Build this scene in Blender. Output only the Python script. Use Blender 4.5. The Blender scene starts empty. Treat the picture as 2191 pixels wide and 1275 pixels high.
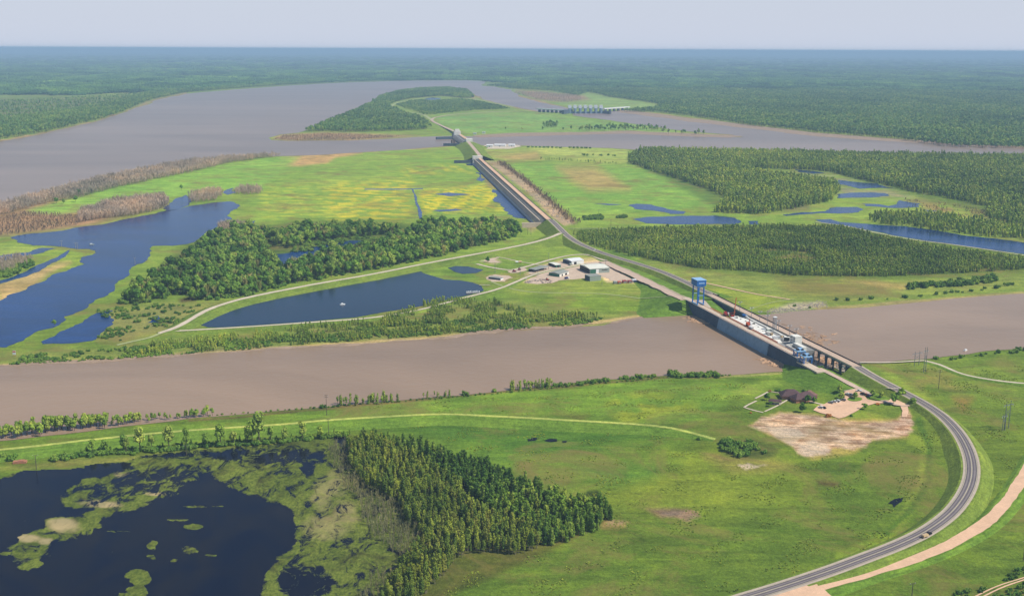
import bpy, math, random
import numpy as np
from mathutils import Vector, Matrix
from mathutils.geometry import delaunay_2d_cdt
random.seed(7); rng=np.random.default_rng(7)
C=bpy.context.scene.collection
# ---------------------------------------------------------------- camera model (photo pixels 2191x1275 -> points of the place)
F=2349.;H=290.;PI=math.pi
pit=math.atan((637.5-106)/F);th=math.radians(.235)
D=np.array([0,math.cos(pit),-math.sin(pit)]);X0=np.array([1.,0,0]);U0=np.array([0,math.sin(pit),math.cos(pit)])
RT=math.cos(th)*X0+math.sin(th)*U0;UP=math.cos(th)*U0-math.sin(th)*X0
def G(x,y,z=0):
    d=D+RT*(x-1095.5)/F+UP*(637.5-y)/F
    t=(H-z)/-d[2]; return (d[0]*t,d[1]*t)
def G3(x,y,z=0):
    a=G(x,y,z); return Vector((a[0],a[1],z))
def PX(xs,ys):
    P=np.stack([xs,ys,np.full_like(xs,-H)],-1); w=P@D
    return 1095.5+F*(P@RT)/w, 637.5-F*(P@UP)/w
def lin(c):
    return tuple(((v/255)/12.92 if v/255<=.04045 else ((v/255+.055)/1.055)**2.4) for v in c)
DA=np.array(G(1487,652,12));DB=np.array(G(1735,782,12)); DU=(DB-DA)/np.linalg.norm(DB-DA)
SR=[(1752,788,8.8),(1766,794,8.6),(1790,806,7.5),(1830,827,5.2),(1870,847,2.8),(1900,860,1.2),(1930,866,.5),(1962,864,.5)]
SRU=[];SRV=[]
for a_,b_,c_ in SR:
    q_=np.array(G(a_,b_,c_))-DA; SRU.append(float(q_@DU)); SRV.append(float(-q_[0]*DU[1]+q_[1]*DU[0]))
print('SR',[round(q) for q in SRU],[round(q) for q in SRV])
def hterr(x,y):
    px_,py_=x-DA[0],y-DA[1]; u=px_*DU[0]+py_*DU[1]; v=-px_*DU[1]+py_*DU[0]; h=-1.
    if u<4 and v<62:
        T=np.interp(u,[-520,-343,-206,-135,-72,-24,4],[-.5,.3,2,4,8,11.8,11.8]); vs=np.interp(u,[-343,-206,-135,-72,-7],[17,22,17,8,0])
        a=T-max(0,vs-9-v)/4.5
        if v<1: a=min(a,12*max(0,-u)/24)
        elif u>-24: a=-1
        h=a if v<36 else a-(v-36)*.0
    if 195<u<470:
        T=np.interp(u,[200]+SRU[:7]+[SRU[6]+60],[0]+[c_ for _,_,c_ in SR[:7]]+[-.5]); vr=np.interp(u,[200]+SRU,[5]+SRV)
        a=T-max(0,vr-7-v)/3.2-max(0,v-vr-6)/1.6; h=max(h,a)
    return float(h)
def drape(x,y,o=.0):
    z=0.
    for _ in range(14):
        p=G(x,y,z); z=.5*z+.5*max(0.,hterr(*p))
    p=G(x,y,z); return (p[0],p[1],z+o)
# ---------------------------------------------------------------- materials
def N(nt,t,**k):
    n=nt.nodes.new(t)
    for a,b in k.items():
        if a in n.inputs: n.inputs[a].default_value=b
        else: setattr(n,a,b)
    return n
def newmat(name):
    m=bpy.data.materials.new(name); m.use_nodes=True; nt=m.node_tree; b=nt.nodes['Principled BSDF']; return m,nt,b
def mixc(nt,a,b,fac,blend='MIX'):
    n=nt.nodes.new('ShaderNodeMix'); n.data_type='RGBA'; n.blend_type=blend
    def put(s,v):
        if hasattr(v,'is_linked') or isinstance(v,bpy.types.NodeSocket): nt.links.new(v,s)
        elif isinstance(v,(int,float)): s.default_value=v
        else: s.default_value=(*v,1)
    put(n.inputs[0],fac); put(n.inputs[6],a); put(n.inputs[7],b); return n.outputs[2]
def noise(nt,scale,detail=4,rough=.6,vec=None,dist=0):
    n=N(nt,'ShaderNodeTexNoise',Scale=scale,Detail=detail,Roughness=rough,Distortion=dist)
    if vec is not None: nt.links.new(vec,n.inputs['Vector'])
    return n.outputs['Fac']
def ramp(nt,fac,stops):
    r=nt.nodes.new('ShaderNodeValToRGB'); e=r.color_ramp.elements
    while len(e)>1: e.remove(e[0])
    e[0].position=stops[0][0]; e[0].color=(*stops[0][1],1)
    for p,c in stops[1:]:
        q=e.new(p); q.color=(*c,1)
    nt.links.new(fac,r.inputs[0]); return r.outputs[0]
def world_pos(nt,sx=1,sy=1):
    g=nt.nodes.new('ShaderNodeNewGeometry')
    m=N(nt,'ShaderNodeVectorMath',operation='MULTIPLY'); nt.links.new(g.outputs['Position'],m.inputs[0]); m.inputs[1].default_value=(sx,sy,1); return m.outputs[0]
def gray(v): return (v,v,v)
def solid(name,rgb,rough=.8,var=.25,scale=.3,metal=0,spec=.3):
    m,nt,b=newmat(name); c=lin(rgb); v=world_pos(nt)
    f=noise(nt,scale,5,.65,v); f2=noise(nt,scale*6,3,.6,v)
    k=ramp(nt,f,[(.25,gray(1-var)),(.75,gray(1+var))]); k2=ramp(nt,f2,[(.3,gray(1-var*.5)),(.7,gray(1+var*.5))])
    o=mixc(nt,c,k,1,'MULTIPLY'); o=mixc(nt,o,k2,1,'MULTIPLY')
    nt.links.new(o,b.inputs['Base Color']); b.inputs['Roughness'].default_value=rough; b.inputs['Metallic'].default_value=metal
    b.inputs['Specular IOR Level'].default_value=spec; return m
def ground_mat(name,const=None,k=1.0,contrast=1.0):
    m,nt,b=newmat(name)
    if const is None:
        a=N(nt,'ShaderNodeVertexColor'); a.layer_name='col'; base=a.outputs[0]
    else:
        r=nt.nodes.new('ShaderNodeRGB'); r.outputs[0].default_value=(*lin(const),1); base=r.outputs[0]
    v=world_pos(nt)
    n1=noise(nt,.004,6,.6,v,.4); n2=noise(nt,.035,6,.7,v,.5); n3=noise(nt,.32,4,.75,v)
    vs=world_pos(nt,.018,.07); n4=noise(nt,1.0,5,.7,vs,.6)
    c=contrast
    o=mixc(nt,base,ramp(nt,n1,[(.3,(1-.22*c,1-.12*c,1-.2*c)),(.7,(1+.25*c,1+.15*c,1+.1*c))]),1,'MULTIPLY')
    o=mixc(nt,o,ramp(nt,n2,[(.3,(1-.3*c,1-.25*c,1-.3*c)),(.5,(1,1,1)),(.72,(1+.38*c,1+.26*c,1+.1*c))]),1,'MULTIPLY')
    o=mixc(nt,o,ramp(nt,n3,[(.3,gray(1-.33*c)),(.7,gray(1+.33*c))]),1,'MULTIPLY')
    o=mixc(nt,o,ramp(nt,n4,[(.32,gray(1-.28*c)),(.5,gray(1)),(.7,(1+.35*c,1+.3*c,1+.1*c))]),1,'MULTIPLY')
    n5=noise(nt,1.1,3,.7,v); o=mixc(nt,o,ramp(nt,n5,[(.3,gray(1-.3*c)),(.7,gray(1+.34*c))]),1,'MULTIPLY')
    vo=N(nt,'ShaderNodeTexVoronoi',Scale=.055); nt.links.new(world_pos(nt,1,.7),vo.inputs['Vector']); o=mixc(nt,o,ramp(nt,vo.outputs['Distance'],[(.0,(.72,.8,.7)),(.16,(1,1,1)),(1,(1,1,1))]),1,'MULTIPLY')
    nb=noise(nt,.011 if const is None else .05,7,.72,v,.8)
    if const is None or 'sand' in name: o=mixc(nt,o,lin((134,116,66) if const is None else (128,92,62)),ramp(nt,nb,[(.5,(0,0,0)),(.66,(.75,.75,.75))]))
    nt.links.new(o,b.inputs['Base Color']); b.inputs['Roughness'].default_value=1; b.inputs['Specular IOR Level'].default_value=0.05
    bp=N(nt,'ShaderNodeBump',Strength=.5,Distance=1.2); nt.links.new(n3,bp.inputs['Height']); nt.links.new(bp.outputs[0],b.inputs['Normal'])
    return m
def water_mat(name,rgb,rough=.12,bump=.25,var=.25,spec=.5,bscale=.25,vs=.006):
    m,nt,b=newmat(name); c=np.array(lin(rgb))
    v=world_pos(nt,1,1); n=noise(nt,vs,5,.6,world_pos(nt,.55,1.6),1.0)
    o=ramp(nt,n,[(.3,tuple(c*(1-var))),(.7,tuple(c*(1+var)))])
    nt.links.new(o,b.inputs['Base Color']); b.inputs['Roughness'].default_value=rough; b.inputs['Specular IOR Level'].default_value=spec
    b.inputs['IOR'].default_value=1.33
    w=noise(nt,bscale,3,.6,v,.5); bp=N(nt,'ShaderNodeBump',Strength=bump,Distance=.6); nt.links.new(w,bp.inputs['Height']); nt.links.new(bp.outputs[0],b.inputs['Normal'])
    return m
def leaf_mat(name,cols,rough=.9):
    m,nt,b=newmat(name); oi=nt.nodes.new('ShaderNodeObjectInfo')
    n=len(cols); o=ramp(nt,oi.outputs['Random'],[(i/(n-1) if n>1 else 0,tuple(q*(1.0 if 'bare' in name or 'brown' in name or 'stems' in name else f_) for q,f_ in zip(lin(c),(2.05,1.9,1.5)))) for i,c in enumerate(cols)])
    f=noise(nt,.5,3,.7,world_pos(nt)); o=mixc(nt,o,ramp(nt,f,[(.3,gray(.68)),(.7,(1.35,1.35,1.15))]),1,'MULTIPLY')
    f=noise(nt,.0022,5,.7,world_pos(nt,1,.45)); o=mixc(nt,o,ramp(nt,f,[(.35,(.62,.68,.7)),(.5,(1,1,1)),(.65,(1.35,1.25,1.1))]),1,'MULTIPLY')
    f=noise(nt,.012,4,.65,world_pos(nt)); o=mixc(nt,o,ramp(nt,f,[(.32,(.62,.72,.7)),(.5,(1,1,1)),(.68,(1.4,1.25,1.05))]),1,'MULTIPLY')
    nt.links.new(o,b.inputs['Base Color']); b.inputs['Roughness'].default_value=rough; b.inputs['Specular IOR Level'].default_value=.12
    return m
M={}
M['ground']=ground_mat('grassland')
M['levee']=ground_mat('levee_grass',(112,130,54),contrast=.9)
M['levee_lo']=ground_mat('levee_grass_green',(102,130,48),contrast=.9)
M['river']=water_mat('muddy_river_water',(156,129,103),.28,.5,.2,.35,.12,.003)
M['bigriver']=water_mat('wide_river_water',(148,126,108),.3,.5,.2,.4,.06,.0015)
M['lake']=water_mat('blue_lake_water',(3,46,100),.16,.4,.45,.3,.3,.01)
M['puddle']=water_mat('dark_puddle_water',(14,15,20),.3,.1,.1,.12)
M['pond']=water_mat('still_pond_water',(10,32,56),.12,.25,.15,.34,.3,.01)
M['worn']=solid('tyre_worn_asphalt',(98,90,92),.9,.12,.08)
M['asphalt']=solid('asphalt',(132,122,120),.9,.15,.08)
M['shoulder']=solid('gravel_shoulder',(186,170,150),.95,.15,.2)
M['paint']=solid('road_paint',(208,196,158),.8,.05)
M['gravel']=solid('pale_gravel',(206,190,165),.95,.15,.15)
M['tan']=solid('tan_dirt',(220,180,146),.95,.14,.1)
M['pinkconc']=solid('pinkish_concrete',(196,170,148),.9,.14,.12)
M['track']=solid('mown_track',(165,172,115),1,.2,.2)
M['conc']=solid('concrete',(204,184,160),.9,.15,.12)
M['concw']=solid('white_concrete',(226,222,210),.85,.12,.1)
M['concg']=solid('grey_concrete',(140,138,134),.9,.2,.15)
M['concd']=solid('dark_bluish_concrete',(74,86,98),.9,.25,.08)  # dark blue-grey concrete, darker than the middle of the dam face
M['concb']=solid('bluish_concrete',(134,158,172),.85,.2,.06)  # lighter tone; on the battered dam face it paints in extra light
M['black']=solid('dark_iron',(34,34,38),.6,.2,.3)
M['steel']=solid('galvanised_steel',(132,136,140),.5,.1,.5,.3)
M['blue']=solid('crane_blue',(40,104,176),.45,.12,.4)
M['ltblue']=solid('pale_blue_paint',(150,190,226),.45,.1,.4)
M['white']=solid('white_paint',(228,228,224),.5,.06,.4)
M['red']=solid('red_paint',(158,44,36),.5,.15,.4)
M['orange']=solid('orange_paint',(200,84,40),.5,.15,.4)
M['green']=solid('green_cladding',(48,104,80),.6,.1,.4)
M['ggray']=solid('grey_green_cladding',(150,160,150),.6,.12,.3)
M['roofw']=solid('white_metal_roof',(226,224,206),.5,.08,.15)
M['roofg']=solid('grey_metal_roof',(150,152,140),.5,.12,.15)
M['roofb']=solid('brown_shingles',(92,70,70),.9,.25,.4)
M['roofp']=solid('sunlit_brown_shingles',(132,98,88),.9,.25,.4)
M['brick']=solid('tan_brick',(176,120,92),.9,.15,.5)
M['glass']=solid('dark_glass',(24,30,38),.1,.1,.4,0,.6)
M['tyre']=solid('tyre_rubber',(24,24,26),.9,.1,.5)
M['teal']=solid('teal_paint',(70,150,150),.6,.1,.4)
M['wood']=solid('weathered_pole_wood',(92,84,72),.9,.2,.5)
M['trunk']=solid('pale_bark',(150,140,112),.95,.2,.5)
M['trunkd']=solid('brown_bark',(96,82,66),.95,.2,.5)
M['drift']=solid('driftwood',(206,168,132),.9,.3,.4)
M['rock']=solid('riprap_rock',(158,146,134),.95,.35,.3)
M['bank']=solid('wet_bank_mud',(158,134,110),.95,.3,.06)
M['bare']=solid('bare_brown_soil',(140,118,86),.95,.3,.15)
M['yard']=solid('yard_gravel',(200,176,152),.95,.16,.12)
M['mud']=solid('dried_mud',(188,166,146),.95,.12,.06)
M['bluecar']=solid('dark_blue_paint',(48,50,96),.4,.05)
M['greycar']=solid('silver_paint',(150,154,160),.35,.05,.4,.4)
M['redcar']=solid('dark_red_paint',(150,36,44),.4,.05)
M['tancar']=solid('tan_paint',(196,170,130),.6,.1)
M['rail']=solid('rusty_rail_orange',(196,108,60),.7,.2,.3)
M['l_broad']=leaf_mat('broadleaf_foliage',[(48,76,32),(66,98,38),(86,116,46),(110,128,62),(58,88,38)])
M['l_poplar']=leaf_mat('yellow_green_foliage',[(98,112,44),(116,126,52),(84,102,42),(74,94,42),(106,110,54)])
M['l_dark']=leaf_mat('dark_green_foliage',[(50,74,30),(64,90,36),(78,104,42),(98,116,54)])
M['l_mid']=leaf_mat('plantation_foliage',[(96,116,50),(114,134,56),(84,110,48),(130,140,70),(74,98,46)])
M['l_far']=leaf_mat('far_forest_foliage',[(60,88,42),(74,104,46),(90,116,54),(104,120,64)])
M['l_horizon']=leaf_mat('horizon_forest_foliage',[(44,74,44),(66,100,50),(84,112,56),(52,84,46)])
nt=M['l_horizon'].node_tree; b=nt.nodes['Principled BSDF']; lk=b.inputs['Base Color'].links[0].from_socket
f=noise(nt,.0011,6,.75,world_pos(nt,1,.4),.6); nt.links.new(mixc(nt,lk,ramp(nt,f,[(.38,(.38,.46,.5)),(.5,(.9,.95,.95)),(.64,(1.5,1.35,1.15))]),1,'MULTIPLY'),b.inputs['Base Color'])
M['l_bare']=leaf_mat('bare_pinkish_twigs',[(196,174,158),(180,160,146),(206,182,164),(168,150,134)])
M['l_reed']=leaf_mat('grey_dead_stems',[(160,154,114),(140,136,92),(178,170,130)])
M['l_tuft']=leaf_mat('weed_foliage',[(106,124,52),(122,134,62),(92,112,44)])
M['l_pale']=leaf_mat('pale_olive_foliage',[(112,116,72),(128,126,88)])
M['l_bush']=leaf_mat('bush_foliage',[(62,92,40),(76,104,44),(92,116,52),(54,80,38)])
M['l_rust']=leaf_mat('rust_foliage',[(140,92,52),(128,98,56)])
M['l_brush']=leaf_mat('brown_brush',[(156,130,110),(168,142,120),(136,116,96)])
def inpoly(x,y,poly):
    P=np.array(poly,float); ins=np.zeros(x.shape,bool); n=len(P)
    for i in range(n):
        x1,y1=P[i];x2,y2=P[(i+1)%n]
        if y1==y2: continue
        c=((y1>y)!=(y2>y)); xi=(x2-x1)*(y-y1)/(y2-y1)+x1; ins^=(c&(x<xi))
    return ins
def GD(x,y,z=0): return Vector(drape(x,y,z))
# ---------------------------------------------------------------- mesh helpers
class MB:
    def __init__(s): s.v=[];s.f=[]
    def add(s,vs,fs):
        n=len(s.v); s.v+= [tuple(v) for v in vs]; s.f+=[tuple(i+n for i in f) for f in fs]; return s
    def box(s,c,d,rz=0):
        x,y,z=c; a,b,h=d[0]/2,d[1]/2,d[2]/2; cs,sn=math.cos(rz),math.sin(rz); vs=[]
        for k in (-h,h):
            for i,j in ((-a,-b),(a,-b),(a,b),(-a,b)): vs.append((x+i*cs-j*sn,y+i*sn+j*cs,z+k))
        return s.add(vs,[(3,2,1,0),(4,5,6,7),(0,1,5,4),(1,2,6,5),(2,3,7,6),(3,0,4,7)])
    def beam(s,p,q,w,h=None):
        p=Vector(p);q=Vector(q);d=(q-p).normalized(); u=d.cross(Vector((0,0,1)))
        if u.length<.01: u=Vector((1,0,0))
        u.normalize(); t=u.cross(d); h=h or w; vs=[]
        for e in (p,q):
            for i,j in ((-1,-1),(1,-1),(1,1),(-1,1)): vs.append(e+u*i*w/2+t*j*h/2)
        return s.add(vs,[(0,1,2,3),(7,6,5,4),(0,4,5,1),(1,5,6,2),(2,6,7,3),(3,7,4,0)])
    def cyl(s,p,q,r,r2=None,n=8,cap=True):
        p=Vector(p);q=Vector(q);d=(q-p).normalized(); u=d.orthogonal().normalized(); t=d.cross(u); r2=r if r2 is None else r2; vs=[]
        for e,rr in ((p,r),(q,r2)):
            for i in range(n): a=2*PI*i/n; vs.append(e+(u*math.cos(a)+t*math.sin(a))*rr)
        fs=[(i,(i+1)%n,n+(i+1)%n,n+i) for i in range(n)]
        if cap: fs+=[tuple(range(n-1,-1,-1)),tuple(range(n,2*n))]
        return s.add(vs,fs)
    def prism(s,pts,z0,z1):
        n=len(pts); return s.add([(x,y,z0) for x,y in pts]+[(x,y,z1) for x,y in pts],[tuple(range(n-1,-1,-1)),tuple(range(n,2*n))]+[(i,(i+1)%n,n+(i+1)%n,n+i) for i in range(n)])
    def mesh(s,name,mat):
        me=bpy.data.meshes.new(name); me.from_pydata(s.v,[],s.f); me.update()
        if mat: me.materials.append(mat)
        return me
    def build(s,name,mat,parent=None,smooth=False):
        o=bpy.data.objects.new(name,s.mesh(name,mat)); C.objects.link(o)
        if smooth:
            for p in o.data.polygons: p.use_smooth=True
        if parent: o.parent=parent
        return o
def tag(o,label=None,cat=None,group=None,kind=None):
    if label: o['label']=label
    if cat: o['category']=cat
    if group: o['group']=group
    if kind: o['kind']=kind
    return o
def thing(name,label,cat,loc=(0,0,0),rz=0,group=None):
    o=bpy.data.objects.new(name,None); C.objects.link(o); o.location=loc; o.rotation_euler=(0,0,rz); o.empty_display_size=1
    return tag(o,label,cat,group)
def dup(root,loc,rz,label=None,scale=None,group=None):
    r=root.copy(); C.objects.link(r); r.location=loc; r.rotation_euler=(0,0,rz)
    if scale is not None: r.scale=(scale,)*3 if not hasattr(scale,'__len__') else scale
    if label: r['label']=label
    if group: r['group']=group
    for ch in list(root.children):
        c=ch.copy(); C.objects.link(c); c.parent=r
        for g in ch.children:
            d=g.copy(); C.objects.link(d); d.parent=c
    return r
def rough(pts,amp=.07,minlen=10,it=5,closed=True):
    """break a shoreline up by midpoint displacement (metres)"""
    r=random.Random(len(pts)*31+int(pts[0][0]*7)); P=[Vector(p) for p in pts]
    for _ in range(it):
        Q=[]
        n=len(P)
        for i in range(n if closed else n-1):
            a=P[i];b=P[(i+1)%n]; Q.append(a); d=b-a; ml=minlen*max(1,a.y/1500)
            if d.length>ml:
                k=amp*min(d.length,120*max(1,a.y/1500)); Q.append((a+b)/2+Vector((-d.y,d.x)).normalized()*r.uniform(-k,k))
        if not closed: Q.append(P[-1])
        P=Q
    return [(p.x,p.y) for p in P]
def sheet(name,pxs,z,mat,kind='structure',label=None,amp=.07,minlen=8,it=5,dr=False):
    w=[(drape(x,y)[:2] if dr else G(x,y,z)) for x,y in pxs]; 
    if amp: w=rough(w,amp,minlen,it)
    ex=[]
    if dr:
        xa=[p[0] for p in w];ya=[p[1] for p in w]; gx,gy=np.meshgrid(np.arange(min(xa),max(xa),3.),np.arange(min(ya),max(ya),3.)); mk=inpoly(gx.ravel(),gy.ravel(),w); ex=list(zip(gx.ravel()[mk],gy.ravel()[mk]))
    vs,es,fs,_,_,_=delaunay_2d_cdt([Vector(p) for p in w]+[Vector(p) for p in ex],[],[list(range(len(w)))],1,1e-4)
    me=bpy.data.meshes.new(name); me.from_pydata([(v.x,v.y,z+(max(0,hterr(v.x,v.y)) if dr else 0)) for v in vs],[],[tuple(f) for f in fs]); me.update(); me.materials.append(mat)
    for p in me.polygons:
        pass
    o=bpy.data.objects.new(name,me); C.objects.link(o)
    return tag(o,label,None,None,kind)
def smooth_path(pts,step=6):
    """Catmull-Rom through 3-D points"""
    P=[Vector(p) for p in pts]; P=[P[0]*2-P[1]]+P+[P[-1]*2-P[-2]]; out=[]
    for i in range(1,len(P)-2):
        a,b,c,d=P[i-1:i+3]; n=max(2,int((c-b).length/step))
        n=min(n,60)
        for k in range(n):
            t=k/n; out.append(.5*((2*b)+(c-a)*t+(2*a-5*b+4*c-d)*t*t+(3*b-a-3*c+d)*t**3))
    out.append(P[-2]); return out
def ribbon(name,path,profile,mat,kind='structure',label=None,parent=None):
    """profile: list of (offset, dz) across the path"""
    vs=[];fs=[];n=len(profile)
    for i,p in enumerate(path):
        a=path[max(0,i-1)];b=path[min(len(path)-1,i+1)]; d=(b-a); d.z=0; d.normalize(); s=Vector((d.y,-d.x,0))
        for off,dz in profile:
            z=dz if isinstance(dz,(int,float)) else dz(p.z)
            o=off if isinstance(off,(int,float)) else off(p.z)
            vs.append((p.x+s.x*o,p.y+s.y*o,(z if not isinstance(dz,(int,float)) else p.z+dz)))
    for i in range(len(path)-1):
        for j in range(n-1):
            k=i*n+j; fs.append((k,k+1,k+n+1,k+n))
    me=bpy.data.meshes.new(name); me.from_pydata(vs,[],fs); me.update(); me.materials.append(mat)
    o=bpy.data.objects.new(name,me); C.objects.link(o)
    if parent: o.parent=parent
    else: tag(o,label,None,None,kind)
    return o
def path(pxz,step=6): return smooth_path([G3(*p) if len(p)>2 else Vector(drape(p[0],p[1],.3)) for p in pxz],step)
def road(name,pxz,w,mat,embank=None,lift=.12,slope=2.5,step=6):
    p=path(pxz,step)
    for q in p:
        hh=hterr(q.x,q.y)
        if not embank and name in ('access_strip','guard_strip','service_road','footpath','mown_strip'): q.z=max(hh,0)+.25
    o_=ribbon(name,p,[(-w/2,lift),(w/2,lift)],mat)
    rj=random.Random(len(p)); a_=0;b_=0
    for i in range(len(p)):
        a_=a_*.7+rj.uniform(-1,1)*.12;b_=b_*.7+rj.uniform(-1,1)*.12; vv=o_.data.vertices; l_,r_=vv[2*i].co.copy(),vv[2*i+1].co.copy(); d_=(l_-r_)*.5; vv[2*i].co=l_+d_*a_; vv[2*i+1].co=r_-d_*b_
    if embank:
        hw=w/2+1.5
        ribbon('levee',p,[(lambda z:-hw-slope*max(z,.2),lambda z:-.15),(-hw,0.0),(hw,0.0),(lambda z:hw+slope*max(z,.2),lambda z:-.15)],embank)
    return p
# ---------------------------------------------------------------- ground: one sheet, base colours of the land cover
def inpoly(x,y,poly):
    P=np.array(poly,float); ins=np.zeros(x.shape,bool); n=len(P)
    for i in range(n):
        x1,y1=P[i];x2,y2=P[(i+1)%n]
        if y1==y2: continue
        c=((y1>y)!=(y2>y)); xi=(x2-x1)*(y-y1)/(y2-y1)+x1; ins^=(c&(x<xi))
    return ins
def dseg(x,y,poly,closed=True):
    P=np.array(poly,float); n=len(P); best=np.full(x.shape,1e9)
    for i in range(n if closed else n-1):
        a=P[i];b=P[(i+1)%n]; d=b-a; L=(d@d)+1e-9
        t=np.clip(((x-a[0])*d[0]+(y-a[1])*d[1])/L,0,1)
        best=np.minimum(best,np.hypot(x-a[0]-t*d[0],(y-a[1]-t*d[1])))
    return best
deps=np.radians(np.linspace(.085,31,520)); deps=np.concatenate([np.radians([.03,.05]),deps])
rad=H/np.tan(deps); ang=np.radians(np.linspace(-42,42,640))
AA,RR=np.meshgrid(ang,rad); GX=RR*np.sin(AA);GY=RR*np.cos(AA)
px,py=PX(GX.ravel(),GY.ravel())
def hillz(x,y):
    r_=np.hypot(x,y);a_=np.arctan2(x,y); q=nz(x,y,5200,41)*34+nz(x,y,1900,43)*16
    return np.maximum(np.clip((r_-12000)/14000,0,1)*(np.exp(-((a_+.05)/.45)**2)*46+q)*np.clip((90000-r_)/40000,0,1),0)
def nz(x,y,s,seed):
    r=np.random.default_rng(seed); v=np.zeros_like(x)
    for o in range(4):
        for k in range(4):
            a=r.uniform(0,2*PI); f=2**o/s*r.uniform(.7,1.3); v+=np.sin((x*math.cos(a)+y*math.sin(a))*f*2*PI/1.0+r.uniform(0,7))/(2**o*2.5)
    return v/3
wx=GX.ravel();wy=GY.ravel()
jit=nz(wx,wy,260,3); jit2=nz(wx,wy,70,5)
pxj=px+jit*14*(py/700)+jit2*5; pyj=py+jit2*2.2*(py/700)+jit*4*(py/700)
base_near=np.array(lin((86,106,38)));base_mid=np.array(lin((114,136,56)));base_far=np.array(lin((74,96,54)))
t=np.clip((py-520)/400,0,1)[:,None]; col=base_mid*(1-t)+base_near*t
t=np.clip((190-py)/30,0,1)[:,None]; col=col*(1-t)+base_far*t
def paint(poly,rgb,feather=6,op=1.0,noise_s=None,thr=0,closed=True,width=None):
    global col
    P=np.array(poly,float); m=(px>P[:,0].min()-feather*3-40)&(px<P[:,0].max()+feather*3+40)&(py>P[:,1].min()-feather*2-12)&(py<P[:,1].max()+feather*2+12)
    x=pxj[m];y=pyj[m]
    if width is None:
        ins=inpoly(x,y,poly); d=dseg(x,y,poly); sd=np.where(ins,d,-d); a=np.clip(sd/feather*.5+.5,0,1)
    else:
        d=dseg(x,y,poly,False); a=np.clip((width-d)/feather+.5,0,1)
    if noise_s: 
        q=nz(wx[m],wy[m],noise_s,int(noise_s*13)+len(poly)); a=a*np.clip((q-thr)*4+.5,0,1)
    a=(a*op)[:,None]; col[m]=col[m]*(1-a)+np.array(lin(rgb))*a
def ell(cx,cy,rx,ry,n=14): return [(cx+rx*math.cos(2*PI*i/n),cy+ry*math.sin(2*PI*i/n)) for i in range(n)]
# far ground tones

paint([(-500,205),(0,208),(120,205),(280,212),(330,205),(200,232),(0,262),(-500,330)],(84,100,62),8,.7)
paint([(0,150),(500,150),(900,172),(300,190),(0,200)],(84,102,66),8,.8)
paint([(1930,152),(2191,156),(2500,162),(2500,168),(2191,163),(1950,158)],(150,160,112),3,.9)
paint([(1300,180),(1700,172),(2191,180),(2191,200),(1700,200),(1400,196)],(104,112,76),8,.7)
# big fields
paint([(540,330),(1010,306),(1080,400),(1120,460),(1060,480),(900,490),(820,480),(540,480),(535,430)],(120,146,60),8,1)
paint([(700,395),(880,385),(880,475),(760,482),(700,470)],(184,172,52),12,.85,45,0)
paint([(900,410),(1050,395),(1080,450),(900,455)],(196,180,46),8,.9,34,-.05)
paint([(860,360),(1000,352),(1010,368),(860,375)],(176,170,54),8,.8,36,.05)
paint([(560,400),(700,392),(700,470),(560,470)],(176,176,56),12,.6,50,.15)
paint([(588,356),(600,338),(640,332),(700,330),(770,324),(775,328),(720,338),(700,350),(640,355)],(176,142,100),3,.95)
paint([(0,440),(300,390),(560,335),(640,335),(560,405),(420,410),(200,440),(60,455)],(120,158,66),8,.9)
paint([(1020,318),(1180,312),(1345,345),(1330,352),(1160,340),(1090,345),(1050,342)],(140,150,78),6,.9)
paint([(1060,335),(1150,325),(1160,340),(1100,345)],(160,138,92),5,.8)
paint([(1190,358),(1270,358),(1300,372),(1345,405),(1260,408),(1225,388)],(160,140,88),10,.8)
paint([(1090,350),(1340,352),(1420,375),(1520,415),(1530,445),(1400,455),(1240,470),(1120,385)],(114,150,66),8,.85)
paint([(1190,358),(1270,358),(1300,372),(1345,405),(1260,408),(1225,388)],(166,142,94),10,.85)
paint([(1240,455),(1540,455),(1600,480),(1240,487)],(126,150,64),8,.8)
paint([(1125,313),(1345,320),(1350,345),(1180,330)],(162,172,92),5,.8)
paint([(925,262),(940,248),(1040,242),(1150,242),(1320,262),(1500,290),(1250,284),(1020,287),(980,280)],(116,148,74),5,1)
paint([(1190,222),(1250,200),(1400,222),(1410,238),(1330,236),(1240,230)],(126,150,82),4,1)
paint([(1100,192),(1250,205),(1262,214),(1210,218),(1150,214)],(142,118,98),4,1)
paint([(578,298),(600,288),(690,283),(870,290),(900,292),(870,295),(750,302),(620,303)],(150,124,98),3,1)
paint([(1000,196),(1015,205),(1020,215),(1005,205)],(160,130,108),3,1)
# left mid: brown/reddish brush flats and banks
paint([(-300,470),(0,430),(160,420),(300,430),(360,440),(200,480),(80,498),(-300,540)],(142,112,92),8,.95)
paint([(60,452),(120,432),(300,396),(420,400),(500,400),(350,425),(200,450),(120,458)],(124,158,68),5,1)
paint([(0,610),(40,595),(120,565),(150,560),(90,600),(30,640),(0,650)],(176,150,108),6,.95)
paint([(-200,515),(60,525),(110,530),(40,548),(-200,556)],(126,146,70),5,.9)
paint([(230,670),(350,645),(430,650),(470,650),(420,680),(360,705),(270,730),(210,725)],(126,124,74),8,.9)
paint([(380,640),(410,632),(420,645),(385,648)],(74,58,40),3,.9)
paint([(560,488),(590,510),(590,530),(565,525)],(126,98,62),5,.8)
paint([(255,640),(640,600),(1100,480),(620,470),(400,520)],(66,84,36),10,.8)
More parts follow.
